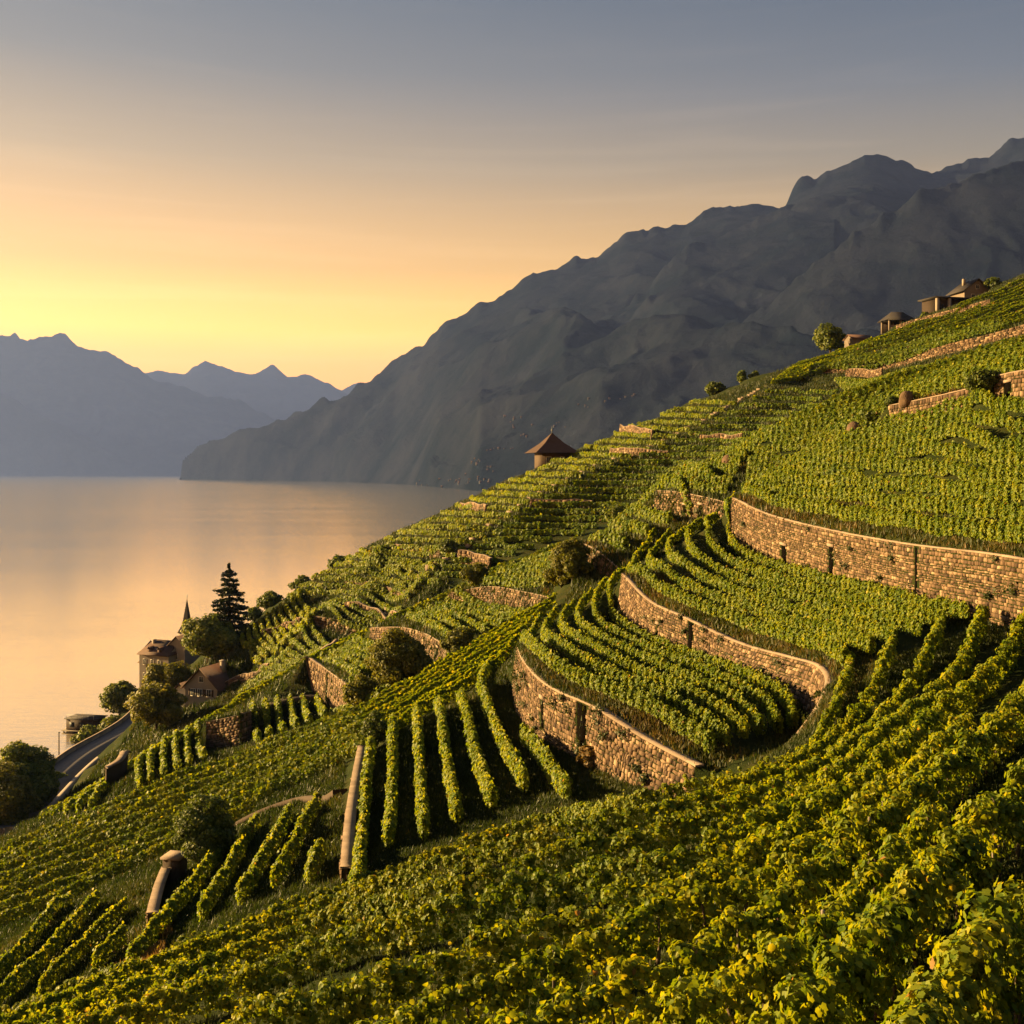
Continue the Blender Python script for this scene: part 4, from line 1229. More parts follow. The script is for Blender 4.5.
for pl, lab, hh_ in (([(436, 510), (460, 510), (486, 513)], 'short pinkish stone wall among sunlit rows below the pavilion skyline', 1.6),
                     ([(620, 432), (636, 435), (652, 439)], 'small pink stone wall near the skyline, right of the pavilion', 2.0),
                     ([(610, 455), (640, 456), (668, 459)], 'grey stone wall among the dark level rows, right of the pavilion', 1.6),
                     ([(458, 562), (474, 566), (490, 571)], 'grey stone wall at the bottom of the dark level rows', 2.2),
                     ([(530, 506), (560, 507), (592, 508)], 'thin grey stone wall halfway up the dark level rows', 1.3),
                     ([(700, 442), (722, 441), (742, 441)], 'grey stone wall at the right end of the dark level rows', 1.6),
                     ([(846, 377), (862, 376), (882, 376)], 'grey stone wall just under the long pinkish bank', 1.8),
                     ([(262, 640), (280, 636), (300, 628)], 'pale stone wall under the crescent vine rows', 2.0),
                     ([(300, 668), (320, 660), (338, 648)], 'thin stone wall on the lake-side shoulder, behind the long hedge ridge', 1.5),
                     ([(345, 610), (372, 616), (396, 622)], 'long thin stone wall on the lake-side shoulder, right of the crescent vine rows', 1.5),
                     ([(225, 690), (245, 682), (268, 672)], 'lowest thin stone wall on the lake-side shoulder, right of the gabled house', 1.5)):
    image_wall(pl, lab, hh_, 168)
print('ROWS', ROWS, 'LEAVES', NLEAF)
# ------------------------------------------------------------------ trees and shrubs
def crown(lobes, leaf, cov, rng, tone=.45, up=.35):
    """lobes: (x,y,z,rx,ry,rz); leaves in a thick, uneven shell"""
    bag = LeafBag()
    for (x, y, z_, rx, ry, rz) in lobes:
        area = 4 * math.pi * ((rx * ry) ** 1.6 / 3 + (rx * rz) ** 1.6 / 3 + (ry * rz) ** 1.6 / 3) ** (1 / 1.6)
        n = int(cov * area / (.5 * leaf ** 2))
        d = rng.normal(size=(n, 3)); d /= np.linalg.norm(d, axis=1, keepdims=True)
        # clumps: push radius by low-frequency direction noise
        k = rng.normal(size=(7, 3)) * 3.2; ph = rng.uniform(0, 6.28, 7)
        bump = np.sin(d @ k.T + ph).mean(1)
        r = 1 + bump * .55 - np.abs(rng.normal(0, .16, n))
        C = np.array([x, y, z_]) + d * r[:, None] * np.array([rx, ry, rz])
        N = d + rng.normal(0, .5, (n, 3)); N[:, 2] += up
        S = leaf * rng.uniform(.7, 1.4, n)
        T = np.clip(tone + rng.normal(0, .2, n) + bump * .25, 0, 1)
        bag.add(C, N, S, T, LEAF4, rng)
    return bag

TREES = 0
def broad_tree(px, Y, h, w, label, kind='round_tree', cat='tree', mat=None, group=None, trunk=.25, tone=.45, nl=12, leaf=None, squash=1.0, dz=0.0):
    global TREES
    rng = np.random.default_rng(500 + TREES); TREES += 1
    x, y = plan(px, Y); z0 = gz(x, y) + dz
    root = empty(kind, (x, y, z0))
    tag(root, label, cat, group)
    ch = h * (1 - trunk)
    lobes = []
    for i in range(nl):
        t = (i + .5) / nl
        a = i * 2.4 + rng.uniform(-.3, .3)
        zz = h * trunk + ch * (.28 + .52 * t)
        rad = w * .5 * math.sin(math.pi * min(.22 + t * .78, .97)) ** .7 * rng.uniform(.55, .95)
        r = w * rng.uniform(.13, .27)
        lobes.append((math.cos(a) * rad * .8, math.sin(a) * rad * .8, zz + ch * rng.uniform(-.07, .1), r * rng.uniform(.8, 1.25), r, r * rng.uniform(.65, .95) * squash))
    lobes.append((0, 0, h * trunk + ch * .42, w * .30, w * .30, ch * .34))
    lf = leaf or max(.12, 2.2 * Y / FPX)
    crown(lobes, lf, 1.5, rng, tone).build('crown', mat or M_TREE, root)
    tb = MB()
    th = h * (trunk + .35)
    r0 = max(.08, h * .028)
    tb.tube([(0, 0, -.6), (r0 * .3, 0, th * .4), (r0 * .8, r0 * .4, th)], [r0 * 1.25, r0, r0 * .5], 8, .4)
    for i in range(4):
        l = lobes[(i * 2 + 1) % nl]
        tb.tube([(r0 * .4, 0, th * .55), (l[0] * .55, l[1] * .55, th * .55 + (l[2] - th * .55) * .6), (l[0], l[1], l[2])], [r0 * .5, r0 * .35, r0 * .15], 6, .4)
    tb.build('trunk', M_BARK, root, True)
    return root

def conifer(px, Y, h, w, label):
    rng = np.random.default_rng(77)
    x, y = plan(px, Y); z0 = gz(x, y)
    root = empty('conifer_tree', (x, y, z0)); tag(root, label, 'conifer')
    bag = LeafBag(); tb = MB()
    tb.tube([(0, 0, -.6), (0, 0, h * .5), (.05, 0, h * .98)], [h * .024, h * .014, h * .003], 8, .3)
    nwh = 17
    for i in range(nwh):
        t = i / (nwh - 1)
        zb = h * (.06 + .90 * t)
        R = w * .5 * (1 - t) ** .72 * rng.uniform(.84, 1.1) + .15
        nb = 7 if t < .7 else 5
        for j in range(nb):
            a = 6.283 * (j + rng.uniform(-.25, .25)) / nb + i * .9
            ln = R * rng.uniform(.6, 1.2)
            tip = np.array([math.cos(a) * ln, math.sin(a) * ln, zb - ln * rng.uniform(.0, .22) + rng.normal(0, .25) + (ln * .10 if t > .6 else 0)])
            base = np.array([0, 0, zb + ln * .06])
            tb.tube([base, (base + tip) / 2 + [0, 0, ln * .05], tip], [.07 * (1.2 - t), .05 * (1.2 - t), .02], 5, .3, False)
            n = int(40 + 75 * ln / (w * .5))
            q = rng.random(n) ** .7
            C = base[None] * (1 - q[:, None]) + tip[None] * q[:, None]
            sp = (.10 + .16 * np.sin(np.pi * np.clip(q, .1, 1))) * ln
            side = np.array([-math.sin(a), math.cos(a), 0])
            C = C + side[None] * (rng.normal(0, 1, n) * sp)[:, None] + np.array([0, 0, 1.])[None] * (rng.normal(-.08, .13, n) * (.5 + .5 * h / 16))[:, None]
            N = np.tile([0, 0, 1.], (n, 1)) + rng.normal(0, .45, (n, 3))
            bag.add(C, N, rng.uniform(.32, .6, n) * h / 15, np.clip(rng.normal(.45, .25, n), 0, 1), LEAF4, rng)
    bag.build('needle_foliage', M_CONIFER, root); tb.build('trunk', M_BARK, root, True)

def px2m(p, Y): return p * Y / FPX
conifer(229, 231, px2m(84, 231), px2m(56, 231), 'tall dark layered conifer at the lake edge, rising above the lakeside trees')
T_ = broad_tree
LT = 'trees on the shore below the vineyards'
T_(208, 226, px2m(52, 226), px2m(56, 226), 'large round dark green tree directly below the tall conifer', tone=.5, group=LT, trunk=.12, nl=17)
T_(170, 222, px2m(42, 222), px2m(50, 222), 'yellow-green round tree between the church wall and the gabled house', mat=M_TREE_Y, group=LT, trunk=.1, nl=16)
T_(156, 204, px2m(50, 204), px2m(52, 204), 'yellow-green bushy tree left of the gabled house, at the end of the road', mat=M_TREE_Y, tone=.5, group=LT, trunk=.1, nl=16)
T_(119, 285, px2m(42, 285), px2m(40, 285), 'round dark tree standing against the lake, above the boathouse', tone=.5, group=LT, trunk=.2, nl=15)
T_(113, 262, px2m(28, 262), px2m(30, 262), 'low green tree between the road and the boathouse', tone=.5, group=LT, trunk=.1)
T_(88, 251, px2m(28, 251), px2m(28, 251), 'small rounded bush at the kerb of the lake road, right of the lamp pole', kind='round_bush', cat='bush', tone=.5, group=LT, trunk=.08)
T_(22, 186, px2m(88, 186), px2m(74, 186), 'tall loose dark tree at the left edge of the photo, by the lake road', tone=.5, group=LT, trunk=.12, nl=18)
T_(2, 178, px2m(72, 178), px2m(70, 178), 'broad olive green tree at the left edge, lowest on the shore', mat=M_TREE_Y, tone=.5, group=LT, trunk=.08, nl=17)
T_(48, 205, px2m(42, 205), px2m(36, 205), 'lower green bush beside the lake road, right of the tall loose tree', kind='round_bush', cat='bush', tone=.45, group=LT, trunk=.05)
T_(-22, 190, px2m(100, 190), px2m(80, 190), 'tree cut off by the left edge of the photo', tone=.5, group=LT, trunk=.1, nl=16)
T_(271, 243, px2m(26, 243), px2m(26, 243), 'small round dark tree on the lake skyline, right of the conifer', tone=.35, trunk=.04, dz=-1.6)
T_(254, 236, px2m(16, 236), px2m(20, 236), 'low dark shrub on the lake skyline between conifer and small round tree', kind='shrub', cat='bush', tone=.3, trunk=.05)
T_(302, 246, px2m(16, 246), px2m(22, 246), 'small dark shrub on the lake skyline above the crescent vine rows', kind='shrub', cat='bush', tone=.35, trunk=.02, dz=-1.3)
T_(342, 252, px2m(12, 252), px2m(26, 252), 'flat dark shrub on the skyline, halfway between the crescent rows and the far stair', kind='shrub', cat='bush', tone=.35, trunk=.02, dz=-1.2)
T_(830, 332, px2m(36, 332), px2m(32, 332), 'round dark tree alone on the right skyline, beside the small pink house', tone=.35, trunk=.15, nl=15)
T_(742, 322, px2m(17, 322), px2m(11, 322), 'small pointed dark tree on the skyline left of the lone round tree', tone=.3, trunk=.1)
T_(755, 322, px2m(9, 322), px2m(12, 322), 'tiny dark shrub just right of the small pointed skyline tree', kind='shrub', cat='bush', tone=.3, trunk=.05)
T_(715, 314, px2m(10, 314), px2m(22, 314), 'low dark shrub on the skyline, left of the small pointed tree', kind='shrub', cat='bush', tone=.3, trunk=.05)
BU = 'bushes among the vine terraces'
T_(375, 82, px2m(40, 82), px2m(27, 82), 'dark narrow bush at the top of the leftmost downhill vine rows', kind='round_bush', cat='bush', tone=.2, group=BU, trunk=.03)
T_(207, 78, px2m(66, 78), px2m(66, 78), 'big dark round bush in the hollow, beside the small stone block', kind='round_bush', cat='bush', tone=.25, group=BU, trunk=.03, nl=17)
T_(398, 122, px2m(66, 122), px2m(68, 122), 'big yellow-green bush below the half sunlit wall', kind='round_bush', cat='bush', mat=M_TREE_Y, tone=.35, group=BU, trunk=.03, nl=17)
T_(360, 120, px2m(34, 120), px2m(44, 120), 'straggly olive shrub left of the big yellow-green bush', kind='shrub', cat='bush', mat=M_TREE_Y, tone=.4, group=BU, trunk=.03)
T_(461, 124, px2m(36, 124), px2m(38, 124), 'round bush at the lower right end of the half sunlit wall', kind='round_bush', cat='bush', mat=M_TREE_Y, tone=.25, group=BU, trunk=.03)
T_(573, 122, px2m(44, 122), px2m(42, 122), 'round olive bush under the low wall, left of the curved middle wall', kind='round_bush', cat='bush', mat=M_TREE_Y, tone=.3, group=BU, trunk=.03, nl=16)
T_(476, 156, px2m(26, 156), px2m(30, 156), 'rounded ivy bush at the left end of the wall on the second ridge', kind='round_bush', cat='bush', mat=M_TREE_Y, tone=.2, group=BU, trunk=.03)
T_(617, 154, px2m(22, 154), px2m(24, 154), 'thin dark shrub behind the small field left of the stone bastion', kind='shrub', cat='bush', tone=.4, group=BU, trunk=.08)
T_(982, 92.5, px2m(28, 92), px2m(34, 92), 'dark round bush between the two rosy walls', kind='round_bush', cat='bush', tone=.25, group=BU, trunk=.03)
T_(874, 111, px2m(13, 111), px2m(26, 111), 'low dark bush in the upper vine field, between two boulders', kind='shrub', cat='bush', tone=.2, group=BU, trunk=.03)
T_(892, 108, px2m(12, 108), px2m(18, 108), 'low dark bush at the left end of the low rosy wall', kind='shrub', cat='bush', tone=.2, group=BU, trunk=.03)
T_(449, 203, px2m(16, 203), px2m(18, 203), 'dark shrub at the foot of the long hillside stair', kind='shrub', cat='bush', tone=.25, group=BU, trunk=.05)
T_(372, 226, px2m(16, 226), px2m(8, 226), 'slim bright green sapling beside the middle terrace wall', kind='sapling', cat='tree', mat=M_TREE_Y, tone=.7, group=BU, trunk=.05)
T_(590, 61.5, px2m(24, 61), px2m(26, 61), 'tuft of russet creeper hanging over the stair recess of the lowest curved wall', kind='creeper', cat='creeper', mat=M_DRY, tone=.25, trunk=.02, leaf=.16)
T_(926, 345, px2m(10, 345), px2m(10, 345), 'dark shrub below the big skyline house', kind='shrub', cat='bush', tone=.3, trunk=.05)
T_(993, 347, px2m(11, 347), px2m(16, 347), 'dark shrub on the highest bank at the right skyline', kind='shrub', cat='bush', tone=.3, trunk=.05)

T_(561, 124, px2m(26, 124), px2m(30, 124), 'low olive shrub at the foot of the slope left of the round olive bush', kind='shrub', cat='bush', mat=M_TREE_Y, tone=.4, group=BU, trunk=.03)
# russet dry grass mound and grassy verges
def tufts(poly_pts, n, h, mat, rng, spread, name, tone=.5, bl=6, label=None):
    bag = LeafBag()
    P_ = []
    for (x, y) in poly_pts:
        m = max(1, int(n / len(poly_pts)))
        P_.append(np.column_stack([x + rng.normal(0, spread, m), y + rng.normal(0, spread, m)]))
    P_ = np.concatenate(P_)
    Z = np.array([gz(a, b) for a, b in P_])
    C = np.column_stack([P_, Z + h * .4])
    bag.add(C, rng.normal(0, 1, C.shape) * [1, 1, .15], h * rng.uniform(.5, 1.3, len(C)), np.clip(tone + rng.normal(0, .2, len(C)), 0, 1), LEAF4B, rng, -1.2)
    return bag.build(name, mat)
LEAF4B = (np.array([(-.09, 0), (.09, 0), (.02, 1.0), (-.02, 1.0)]), [0, 0, .08, .08], [(0, 1, 2, 3)])
# ------------------------------------------------------------------ road, stairs, paths
def ribbon(path, width, name, mat, lift=.06, thick=.5, n=50, poly=4):
    """paved strip following the ground"""
    c = smooth_poly([(x, y, 0) for x, y in path], n)[:, :2]
    d = np.gradient(c, axis=0); d /= np.linalg.norm(d, axis=1, keepdims=True) + 1e-9
    nrm = np.column_stack([-d[:, 1], d[:, 0]])
    w = np.broadcast_to(np.asarray(width, float), (n,))
    zc = np.array([max(gz(*(c[i] + nrm[i] * w[i] * f)) for f in (-.5, -.25, 0, .25, .5)) for i in range(n)])
    for _ in range(12): zc[1:-1] = .5 * zc[1:-1] + .25 * (zc[:-2] + zc[2:])
    if poly:
        t_ = np.linspace(0, 1, n); raw = zc.copy(); zc = np.polyval(np.polyfit(t_, zc, poly), t_); zc += np.max(raw - zc)
    mb = MB()
    L = [np.array([*(c[i] + nrm[i] * w[i] / 2), zc[i] + lift]) for i in range(n)]
    R = [np.array([*(c[i] - nrm[i] * w[i] / 2), zc[i] + lift]) for i in range(n)]
    dn = np.array([0, 0, thick])
    mb.strip([(L[i] - dn, L[i], R[i], R[i] - dn) for i in range(n)])
    o = mb.build(name, mat)
    return c, nrm, w, zc + lift, o
road_path = [plan(*q) for q in ((-20, 160), (10, 178), (32, 190), (60, 207), (90, 226), (118, 243), (140, 257), (158, 270))]
rc, rn, rw, rz_, ro = ribbon(road_path, 6.2, 'lake_road', M_ROAD, .1, 2.5)
tag(ro, kind='structure')
side = 1 if rn[10][0] < 0 else -1
pv = MB(); cpm = MB()
pts_ = [np.array([*(rc[i] + rn[i] * side * 3.25), rz_[i]]) for i in range(len(rc))]
na_ = [np.array([*q, 0]) * side * .35 for q in rn]; u = np.array([0, 0, .75]); dd = np.array([0, 0, 1.5])
pv.strip([(p - dd, p + u, p + q + u, p + q - dd) for p, q in zip(pts_, na_)], [.3 + .2 * (i % 3) for i in range(len(pts_))])
cpm.strip([(p + u - q * .15, p + u * 1.13 - q * .15, p + u * 1.13 + q * 1.15, p + u + q * 1.15) for p, q in zip(pts_, na_)])
pr_ = empty('road_parapet', tuple(pts_[0]))
tag(pr_, 'low stone parapet along the lake side of the road', 'parapet')
for o in (pv.build('parapet_wall', M_PLASTER, pr_), cpm.build('coping', M_COPING, pr_)):
    o.location = tuple(-pts_[0])
# pavement kerb on the hill side
kb = MB()
ks = [np.array([*(rc[i] - rn[i] * side * 3.35), rz_[i] - .02]) for i in range(len(rc))]
nb_ = [-np.array([*q, 0]) * side for q in rn]
kb.strip([(p - [0, 0, 1.0], p + [0, 0, .14], p + q + [0, 0, .14], p + q - [0, 0, 1.0]) for p, q in zip(ks, nb_)])
tag(kb.build('pavement', M_PLASTER), kind='structure')

def stair(path, width, n, label, rise=.0):
    c = smooth_poly([(x, y, 0) for x, y in path], n)[:, :2]
    d = np.gradient(c, axis=0); d /= np.linalg.norm(d, axis=1, keepdims=True) + 1e-9
    mb = MB(); rng = np.random.default_rng(5)
    for i in range(n):
        z_ = gz(*c[i])
        ln = np.linalg.norm(c[min(i + 1, n - 1)] - c[max(i - 1, 0)]) * .62
        mb.box((c[i][0], c[i][1], z_ - 1.1), (width * rng.uniform(.9, 1.1), ln, 1.22 + rng.uniform(0, .1)), math.atan2(d[i][1], d[i][0]) - math.pi / 2, rng.uniform(.2, .8))
    o = mb.build('stone_stair', M_COPING)
    return tag(o, label, 'stair')
sp = [hit(x, y, 0, 192) for x, y in STAIR]
stair([q for q in sp if q is not None and q[1] < 300], 1.5, 90, 'long straight stone stair climbing the far hillside between lit and shaded vine rows')
pth = [q for q in img([(232, 828), (262, 812), (300, 800), (340, 796)], 0, 70)]
if len(pth) > 2:
    o = ribbon(pth, 1.0, 'stone_path', M_MORTAR, .05, .5, 40, 6)[4]; tag(o, kind='structure')
pth = [plan(*q) for q in ((258, 143), (285, 144), (318, 146))]
o = ribbon(pth, 2.2, 'terrace_path', M_MORTAR, .08, .8, 30, 2)[4]; tag(o, kind='structure')

# ------------------------------------------------------------------ buildings
def gable_roof(mb, cx, cy_, z, w, d, rise, over=.4, rz=0., axis='x', tone=.5, th=.18, hip=0.0):
    """roof slab pair; ridge along local x (or y)"""
    ca, sa = math.cos(rz), math.sin(rz)
    def W(x, y, zz): return (cx + ca * x - sa * y, cy_ + sa * x + ca * y, zz)
    if axis == 'y':
        W0 = W
        W = lambda x, y, zz: W0(-y, x, zz)
        w, d = d, w
    hw, hd = w / 2 + over, d / 2 + over
    zl = z - over * rise / (d / 2)
    rx = hw - hip
    for s in (-1, 1):
        A, B = W(-hw, s * hd, zl), W(hw, s * hd, zl); C, D = W(rx, 0, z + rise), W(-rx, 0, z + rise)
        t = th
        lo = [A, B, C, D]; up = [(p[0], p[1], p[2] + t) for p in lo]
        if s > 0: lo, up = lo[::-1], up[::-1]
        mb.poly8(lo + up, tone)
    if hip > 0:
        for s in (-1, 1):
            A, B, C = W(s * hw, -hd, zl), W(s * hw, hd, zl), W(s * rx, 0, z + rise)
            up = [(p[0], p[1], p[2] + th) for p in (A, B, C)]
            if s < 0: up = up[::-1]
            mb.face(up, tone)
def prism(mb, cx, cy_, z0, w, d, h, rise, rz=0., axis='x', tone=.5):
    """walls with gable ends"""
    ca, sa = math.cos(rz), math.sin(rz)
    def W(x, y, zz): return (cx + ca * x - sa * y, cy_ + sa * x + ca * y, zz)
    if axis == 'y':
        W0 = W; W = lambda x, y, zz: W0(-y, x, zz); w, d = d, w
    hw, hd = w / 2, d / 2
    zt = z0 + h
    mb.face([W(-hw, -hd, z0), W(hw, -hd, z0), W(hw, -hd, zt), W(-hw, -hd, zt)], tone)
    mb.face([W(hw, hd, z0), W(-hw, hd, z0), W(-hw, hd, zt), W(hw, hd, zt)], tone)
    mb.face([W(hw, -hd, z0), W(hw, hd, z0), W(hw, hd, zt), W(hw, 0, zt + rise), W(hw, -hd, zt)], tone)
    mb.face([W(-hw, hd, z0), W(-hw, -hd, z0), W(-hw, -hd, zt), W(-hw, 0, zt + rise), W(-hw, hd, zt)], tone)
def window_at(root, x, z, y, w, h, face='front', mat=None, shutters=False):
    """window on a wall whose outer plane is local y (front) or x (left/right)"""
    f = MB(); g = MB(); s = MB()
    if face == 'front':
        B = lambda m, a, b, zz, ww, hh, dp, t=.5: m.box((a, b - dp / 2 + .02, zz), (ww, dp, hh), 0, t)
        B(f, x, y, z - .08, w + .24, .1, .12); B(f, x, y, z + h, w + .24, .1, .1); B(f, x - w / 2 - .06, y, z, .1, h, .09); B(f, x + w / 2 + .06, y, z, .1, h, .09); B(f, x, y, z, .06, h, .07)
        B(g, x, y, z, w, h, .05)
        if shutters:
            for q in (-1, 1): B(s, x + q * (w * .8 + .08), y, z, w * .5, h, .08)
    else:
        sg = -1 if face == 'left' else 1
        B = lambda m, a, b, zz, ww, hh, dp, t=.5: m.box((a + sg * (dp / 2 - .02), b, zz), (dp, ww, hh), 0, t)
        B(f, x, y, z - .08, w + .24, .1, .12); B(f, x, y, z + h, w + .24, .1, .1); B(f, x, y - w / 2 - .06, z, .1, h, .09); B(f, x, y + w / 2 + .06, z, .1, h, .09); B(f, x, y, z, .06, h, .07)
        B(g, x, y, z, w, h, .05)
    fo = f.build('window', M_PALE if mat is None else mat, root)
    g.build('pane', M_GLASS, fo)
    if shutters: s.build('shutter', M_WOOD, root)

def at_ground(px, Y, rz=0, name='house', label='', cat='house', group=None, dz=0.):
    x, y = plan(px, Y)
    r = empty(name, (x, y, gz(x, y) + dz), rz); tag(r, label, cat, group)
    return r

# gabled house by the trees
h = at_ground(207, 216, math.radians(-18), 'gabled_house', 'stone house with a broad tiled gable roof among the trees by the lake', 'house', None, -.3)
m = MB(); prism(m, 1.2, 0, -2.5, 7.2, 7.5, 5.0, 3.4, 0, 'y', .5); m.build('wall', M_PLASTER, h)
m = MB(); gable_roof(m, 1.2, 0, 2.5, 7.2, 7.5, 3.4, .7, 0, 'y', .5); r = m.build('roof', M_ROOF, h)
m = MB(); m.box((2.6, 1.5, 4.0), (.8, .8, 2.6), 0, .5); m.box((2.6, 1.5, 6.6), (1.0, 1.0, .15), 0, .7); m.build('chimney', M_PLASTER, r)
m = MB(); prism(m, -4.3, .4, -2.5, 3.8, 5.5, 3.4, 1.3, 0, 'y', .6); m.build('annex_wall', M_PALE, h)
m = MB(); gable_roof(m, -4.3, .4, .95, 3.8, 5.5, 1.5, .5, 0, 'y', .6); m.build('annex_roof', M_ROOF, h)
for x in (-.6, .9, 2.9): window_at(h, x, .6, -3.75, .9, 1.3, shutters=True)
window_at(h, 1.2, 3.3, -3.75, .8, 1.0)
window_at(h, -4.3, -.6, -2.35, .8, 1.0)
m = MB(); m.box((2.9, -3.78, -2.4), (1.0, .1, 2.1), 0, .5); m.build('door', M_WOOD, h)

# manor on the point with its stepped gable roofs
h = at_ground(165, 312, math.radians(-24), 'lakeside_manor', 'tall grey stone manor with stepped brown roofs at the tip of the shore', 'house', None, 2.2)
m = MB(); prism(m, 0, 0, -4, 10.5, 9, 10.5, 3.0, 0, 'x', .45); m.build('wall', M_PLASTER, h)
m = MB(); gable_roof(m, 0, 0, 6.5, 10.5, 9, 3.2, .5, 0, 'x', .5, .2, 2.0); r = m.build('roof', M_ROOF, h)
m = MB(); m.box((-3, -1, 7.6), (.9, .9, 2.4), 0, .4); m.build('chimney', M_PLASTER, r)
m = MB(); prism(m, 5.6, 2, -4, 5.5, 7, 13.0, 2.2, 0, 'y', .4); m.build('wing_wall', M_PLASTER, h)
m = MB(); gable_roof(m, 5.6, 2, 9, 5.5, 7, 2.4, .5, 0, 'y', .5); m.build('wing_roof', M_ROOF, h)
m = MB(); m.box((-5.9, .5, -4), (2.2, 6, 7.5), 0, .5); m.build('turret_wall', M_PLASTER, h)
m = MB(); gable_roof(m, -5.9, .5, 3.5, 2.2, 6, 1.4, .4, 0, 'x', .5, .2, .8); m.build('turret_roof', M_ROOF, h)
for x in (-3.3, -.6, 2.0):
    for z_ in (-.5, 3.4): window_at(h, x, z_, -4.5, .9, 1.5)
for x in (-2, 1.5):
    m = MB(); m.box((x, -3.3, 6.9), (1.1, 1.6, 1.0), 0, .5); gable_roof(m, x, -3.3, 7.9, 1.1, 1.6, .5, .15, 0, 'y', .4); m.build('dormer', M_ROOF, r)
for z_ in (1, 5): window_at(h, 5.4, z_, -1.5, .8, 1.4)

# church with slender spire
h = at_ground(187, 318, math.radians(-20), 'church', 'small church with a slender pointed dark spire, between manor and conifer', 'church', None, 1.0)
m = MB(); m.box((0, 0, -4), (3.3, 3.3, 13.4), 0, .45); m.build('tower', M_PLASTER, h)
m = MB(); z_ = 9.4; e_ = 1.95
apex = (0, 0, 19.2)
ring = [(-e_, -e_, z_ - .1), (e_, -e_, z_ - .1), (e_, e_, z_ - .1), (-e_, e_, z_ - .1)]
ring2 = [(-.95, -.95, z_ + 2.4), (.95, -.95, z_ + 2.4), (.95, .95, z_ + 2.4), (-.95, .95, z_ + 2.4)]
for k in range(4):
    m.face([ring[k], ring[(k + 1) % 4], ring2[(k + 1) % 4], ring2[k]], .4); m.face([ring2[k], ring2[(k + 1) % 4], apex], .4)
m.face(ring[::-1], .4); sp_ = m.build('spire', M_SLATE, h)
m = MB(); m.box((0, 0, 19.1), (.1, .1, 1.3), 0, .5); m.box((0, 0, 19.8), (.6, .1, .1), 0, .5); m.build('cross', M_METAL, sp_)
for x in (-.6, .6):
    m = MB(); m.box((x, -1.66, 6.6), (.6, .1, 1.5), 0, .5); m.build('belfry_shade_panel', M_RECESS_SHADE, h)  # thin panel on the tower face, opening's shade painted near-black
m = MB(); prism(m, 5.2, 1.6, -4, 8, 6.4, 8.6, 3, 0, 'x', .5); m.build('nave_wall', M_PLASTER, h)
m = MB(); gable_roof(m, 5.2, 1.6, 4.6, 8, 6.4, 3.2, .5, 0, 'x', .45, .2, 1.2); m.build('nave_roof', M_ROOF, h)
for x in (3.2, 6.2): window_at(h, x, 1.2, -1.6, .7, 1.9)

# pavilion hut with a pyramid roof on the skyline
h = at_ground(552, 270, math.radians(14), 'vineyard_pavilion', 'small square hut with a wide dark pyramid roof on the skyline', 'hut', None, -.2)
m = MB(); m.box((0, 0, -1.5), (7.0, 7.0, 4.6), 0, .8); m.build('wall', M_WOOD, h)
m = MB(); e_ = 5.6; z_ = 2.75
ring = [(-e_, -e_, z_), (e_, -e_, z_), (e_, e_, z_), (-e_, e_, z_)]; mid_ = [(x * .45, y * .45, z_ + 2.35) for x, y, _ in ring]
for k in range(4):
    m.face([ring[k], ring[(k + 1) % 4], mid_[(k + 1) % 4], mid_[k]], .35); m.face([mid_[k], mid_[(k + 1) % 4], (0, 0, z_ + 5.0)], .35)
m.face(ring[::-1], .2); r = m.build('roof', M_ROOF, h)
m = MB(); m.tube([(0, 0, z_ + 4.8), (0, 0, z_ + 6.6)], [.12, .05], 6, .3); m.tube([(0, 0, z_ + 5.5), (0, 0, z_ + 5.8)], [.25, .25], 6, .3); m.build('finial', M_METAL, r)
window_at(h, -1.8, .3, -3.5, 1.0, 1.4); window_at(h, 1.6, .3, -3.5, 1.0, 1.4)
m = MB(); m.box((0, -3.55, -.9), (1.1, .1, 2.2), 0, .5); m.build('door', M_WOOD, h)

# houses on the right skyline
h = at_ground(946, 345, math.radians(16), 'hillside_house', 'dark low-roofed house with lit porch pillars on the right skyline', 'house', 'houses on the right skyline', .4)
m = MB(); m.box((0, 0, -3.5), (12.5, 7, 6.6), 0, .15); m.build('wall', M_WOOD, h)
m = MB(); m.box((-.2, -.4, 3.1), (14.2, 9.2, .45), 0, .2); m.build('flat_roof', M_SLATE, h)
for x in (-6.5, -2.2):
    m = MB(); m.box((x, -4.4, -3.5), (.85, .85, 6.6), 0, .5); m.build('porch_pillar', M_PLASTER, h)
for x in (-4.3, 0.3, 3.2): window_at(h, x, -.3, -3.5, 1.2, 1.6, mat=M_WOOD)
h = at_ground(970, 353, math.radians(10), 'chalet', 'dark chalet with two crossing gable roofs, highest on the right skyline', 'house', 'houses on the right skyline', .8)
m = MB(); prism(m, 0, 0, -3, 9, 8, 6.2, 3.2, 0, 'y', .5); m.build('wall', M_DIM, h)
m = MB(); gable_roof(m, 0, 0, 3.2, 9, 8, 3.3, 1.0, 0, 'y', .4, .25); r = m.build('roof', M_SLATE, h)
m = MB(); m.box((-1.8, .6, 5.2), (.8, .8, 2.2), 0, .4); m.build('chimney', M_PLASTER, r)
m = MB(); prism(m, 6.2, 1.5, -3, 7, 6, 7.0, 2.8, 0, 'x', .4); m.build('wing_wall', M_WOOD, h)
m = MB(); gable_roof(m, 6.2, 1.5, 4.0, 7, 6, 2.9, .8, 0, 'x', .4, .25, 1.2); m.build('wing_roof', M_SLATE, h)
window_at(h, -1.5, .5, -4, 1.1, 1.3); window_at(h, 1.5, .5, -4, 1.1, 1.3); window_at(h, 0, 3.6, -4, 1.0, 1.1)
